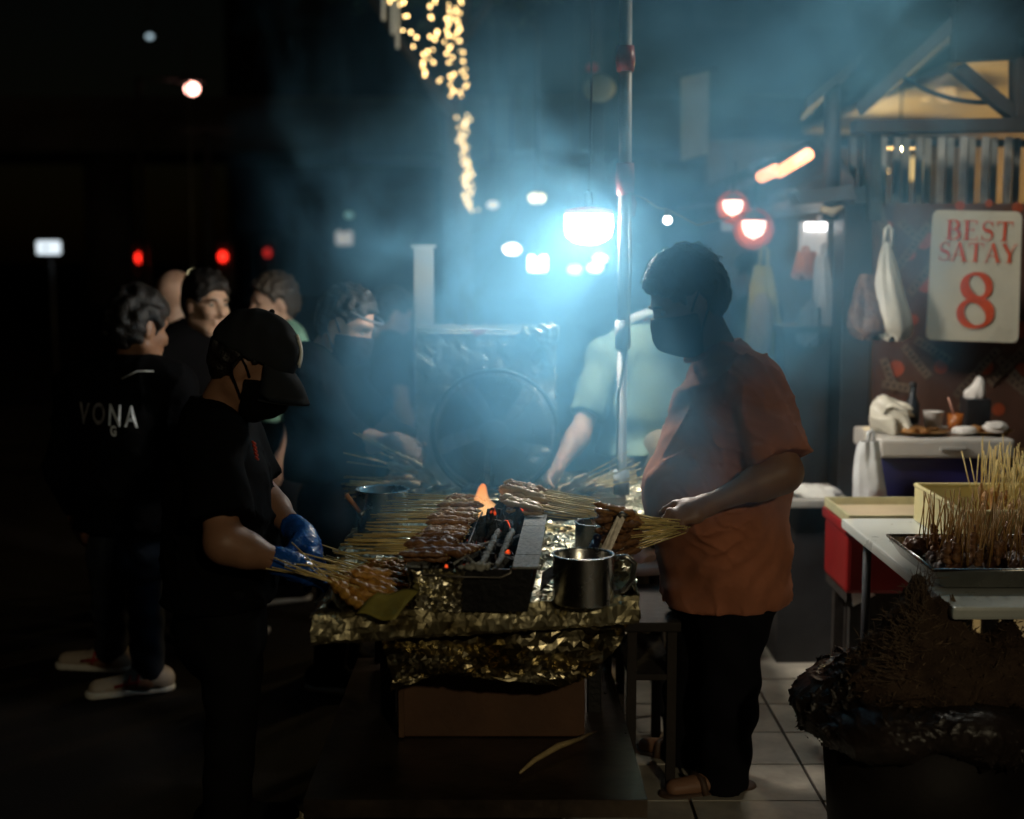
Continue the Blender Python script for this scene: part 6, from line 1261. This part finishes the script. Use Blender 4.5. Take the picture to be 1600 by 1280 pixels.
    S.cone(base+V((-.05, -.02, .02)), pk-V((.012, 0, .02)), .135, .020, .03); S.cone(base+V((.08, 0, .02)), pk+V((.055, 0, -.075)), .12, .014, .03); S.cone(base+V((-.10, -.06, .02)), base+V((.24, -.05, .04)), .09, .09, .05); S.cone(base+V((.20, 0, .05)), P(1575, 990, 3.5), .08, .03, .04)
    S.post += [folds(.006, [((1, .2, .3), .085)], 71), creases(.024, [((1, .3, .25), .075), ((.8, .4, -.5), .09)], 73, 4), creases(.010, [((.9, .2, .4), .035), ((.4, .2, 1), .045)], 74, 4)]
    sm = mat('burlap', (.065, .042, .028), .95, var=.5, vscale=11, bump=.9, bscale=170, bdist=.006, spec=.1); so_ = S.obj('cloth', sm, .006, q); b = MB()
    pv = so_.data.vertices; lim = len(pv)
    for i in range(2600):   # loose fibres all over the weave
        w = pv[R.randrange(lim)]; d = (w.normal*R.uniform(.2, .9)+V((R.gauss(0, .6), R.gauss(0, .6), R.gauss(.2, .6)))).normalized(); e = V((R.gauss(0, 1), R.gauss(0, 1), R.gauss(0, 1)))*.4; L = R.uniform(.006, .026); p = w.co
        b.add([p-d.orthogonal().normalized()*.0006, p+d.orthogonal().normalized()*.0006, p+d*L*.6+e*L*.3, p+d*L+e*L], [(0, 1, 2), (1, 3, 2)])
    for i in range(420):
        t = R.random()**.8; p = pk.lerp(base+V((-.17, -.06, .06)), t)+V((R.uniform(-.012, .035)+.06*t*R.random(), R.uniform(-.03, .02)-.08*t, R.uniform(-.015, .012))); d = V((R.gauss(-.5, .5)*(.5+t)+.25*(1-t), R.gauss(-.2, .4), abs(R.gauss(.75, .4))*(1.15-t))).normalized(); e = V((R.gauss(0, 1), R.gauss(0, 1), R.gauss(0, 1)))*.35; L = R.uniform(.014, .048)
        b.tube([p, p+d*L*.5+e*L*.12, p+d*L+e*L*.45], [.0011, .0009, .0005], 4)
    b.build('frayed_thread', mat('burlap_thread', (.15, .10, .06), .9, var=.3), q)
    q = thing('dry_leaf', 'long dry brown leaf sticking up right of the sack peak', 'leaf', P(1498, 975, 3.5)); a = [P(1506, 985, 3.5), P(1494, 955, 3.5), P(1488, 928, 3.49)]; vs = []
    for p, w in zip(a, (.012, .011, .001)): vs += [p+V((-w, 0, 0)), p+V((0, -.004, 0)), p+V((w, 0, 0))]
    o = meshobj('blade', vs, [(0, 1, 4, 3), (1, 2, 5, 4), (3, 4, 7, 6), (4, 5, 8, 7)], mat('dry_leaf', (.14, .09, .04), .7), q); mo = o.modifiers.new('thickness', 'SOLIDIFY'); mo.thickness = .0015
# ------------------------------------------------------------------ smoke
def build_smoke():
    lo, hi = V((-2.3, 3.25, .70)), V((2.0, 7.0, 4.4)); m = bpy.data.materials.new('smoke'); m.use_nodes = True; n = m.node_tree.nodes; l = m.node_tree.links; n.clear()
    out = n.new('ShaderNodeOutputMaterial'); pv = n.new('ShaderNodeVolumePrincipled'); pw = n.new('ShaderNodeVolumeScatter'); ad = n.new('ShaderNodeAddShader')
    pv.inputs['Color'].default_value = (*SMOKE_C, 1); pv.inputs['Anisotropy'].default_value = SMOKE_G; pw.inputs['Color'].default_value = (.97, .96, .94, 1); pw.inputs['Anisotropy'].default_value = .82
    l.new(pv.outputs[0], ad.inputs[0]); l.new(pw.outputs[0], ad.inputs[1]); l.new(ad.outputs[0], out.inputs['Volume'])
    tc = n.new('ShaderNodeTexCoord'); sx = n.new('ShaderNodeSeparateXYZ'); l.new(tc.outputs['Object'], sx.inputs[0])
    def math_(op, a, b=None, c=None):
        k = n.new('ShaderNodeMath'); k.operation = op
        for i, w in enumerate((a, b, c)):
            if w is None: continue
            if isinstance(w, (int, float)): k.inputs[i].default_value = w
            else: l.new(w, k.inputs[i])
        return k.outputs[0]
    def mr(x, a, b, c, d, sm=True):
        k = n.new('ShaderNodeMapRange'); k.interpolation_type = 'SMOOTHSTEP' if sm else 'LINEAR'; l.new(x, k.inputs[0])
        for i, w in enumerate((a, b, c, d)): k.inputs[i+1].default_value = w
        return k.outputs[0]
    X, Y, Z = sx.outputs[0], sx.outputs[1], sx.outputs[2]
    # plume axis leans to the right and away as it rises from the coals
    cx = math_('MULTIPLY_ADD', Z, .33, -.14); cy_ = math_('MULTIPLY_ADD', Z, .30, 3.85)
    rad = math_('MULTIPLY_ADD', Z, .24, .42)
    dx = math_('SUBTRACT', X, cx); dy = math_('SUBTRACT', Y, cy_); dd = math_('SQRT', math_('ADD', math_('POWER', dx, 2), math_('MULTIPLY', math_('POWER', dy, 2), .62)))
    ns = n.new('ShaderNodeTexNoise'); ns.inputs['Scale'].default_value = 2.6; ns.inputs['Detail'].default_value = 5; ns.inputs['Roughness'].default_value = .55; ns.inputs['Distortion'].default_value = .9; mp = n.new('ShaderNodeMapping'); mp.inputs['Scale'].default_value = (1.0, .85, .82); mp.inputs['Rotation'].default_value = (.2, .6, .3); l.new(tc.outputs['Object'], mp.inputs[0]); l.new(mp.outputs[0], ns.inputs['Vector'])
    q = math_('DIVIDE', dd, rad); q2 = math_('ADD', q, math_('MULTIPLY_ADD', ns.outputs['Fac'], -2.3, 1.15)); core = mr(q2, .0, 1.35, 1, 0)
    wisp = mr(ns.outputs['Fac'], .37, .65, .14, 1.95)
    ez = math_('MULTIPLY', mr(Z, .80, 1.08, 0, 1), mr(Z, 1.25, 2.7, 1, .10)); ex = math_('MULTIPLY', mr(X, -2.25, -1.2, 0, 1), mr(X, 1.4, 1.98, 1, 0)); ey = math_('MULTIPLY', mr(Y, 3.27, 3.75, 0, 1), mr(Y, 6.2, 6.98, 1, 0))
    lc = P(920, 355, 4.95); lx, ly, lz = math_('SUBTRACT', X, lc.x), math_('SUBTRACT', Y, lc.y), math_('SUBTRACT', Z, lc.z)   # smoke shaped thinner round the lamp to hold down its glow
    ld = math_('SQRT', math_('ADD', math_('POWER', lx, 2), math_('ADD', math_('POWER', ly, 2), math_('POWER', lz, 2)))); wisp = math_('MULTIPLY', wisp, mr(ld, .10, .85, .09, 1))
    def blob(p, r0, r1, sx_=1, sz_=1):
        a, b, c = math_('SUBTRACT', X, p[0]), math_('SUBTRACT', Y, p[1]), math_('SUBTRACT', Z, p[2])
        return mr(math_('SQRT', math_('ADD', math_('MULTIPLY', math_('POWER', a, 2), sx_), math_('ADD', math_('POWER', b, 2), math_('MULTIPLY', math_('POWER', c, 2), sz_)))), r0, r1, 1, 0)
    low = math_('ADD', math_('MULTIPLY', blob((-.10, 4.45, 1.12), .08, .72, 1.3, 1.1), 2.1), math_('MULTIPLY', blob((.46, 3.80, 1.60), .05, .55), 1.8)); low = math_('ADD', low, math_('MULTIPLY', blob((-.02, 4.75, 1.62), .05, .85), .85)); core = math_('ADD', core, low)
    d = math_('MULTIPLY', math_('MULTIPLY', core, wisp), math_('MULTIPLY', ez, math_('MULTIPLY', ex, ey))); l.new(math_('MULTIPLY', d, SMOKE_D), pv.inputs['Density']); l.new(math_('MULTIPLY', d, HALO_D), pw.inputs['Density'])
    b = MB().box((lo+hi)/2, hi-lo); o = b.build('smoke', m); tag(o, kind='stuff'); o['label'] = 'blue smoke drifting up from the grill past the pole'
    return o

# ------------------------------------------------------------------ build
build_setting(); build_stall(); build_lamps(); build_string_lights()
build_cart(); G, HG = build_grill(); build_back_table(); build_cart_things(); build_skewers(G, HG); build_right()
build_people(); build_smoke()
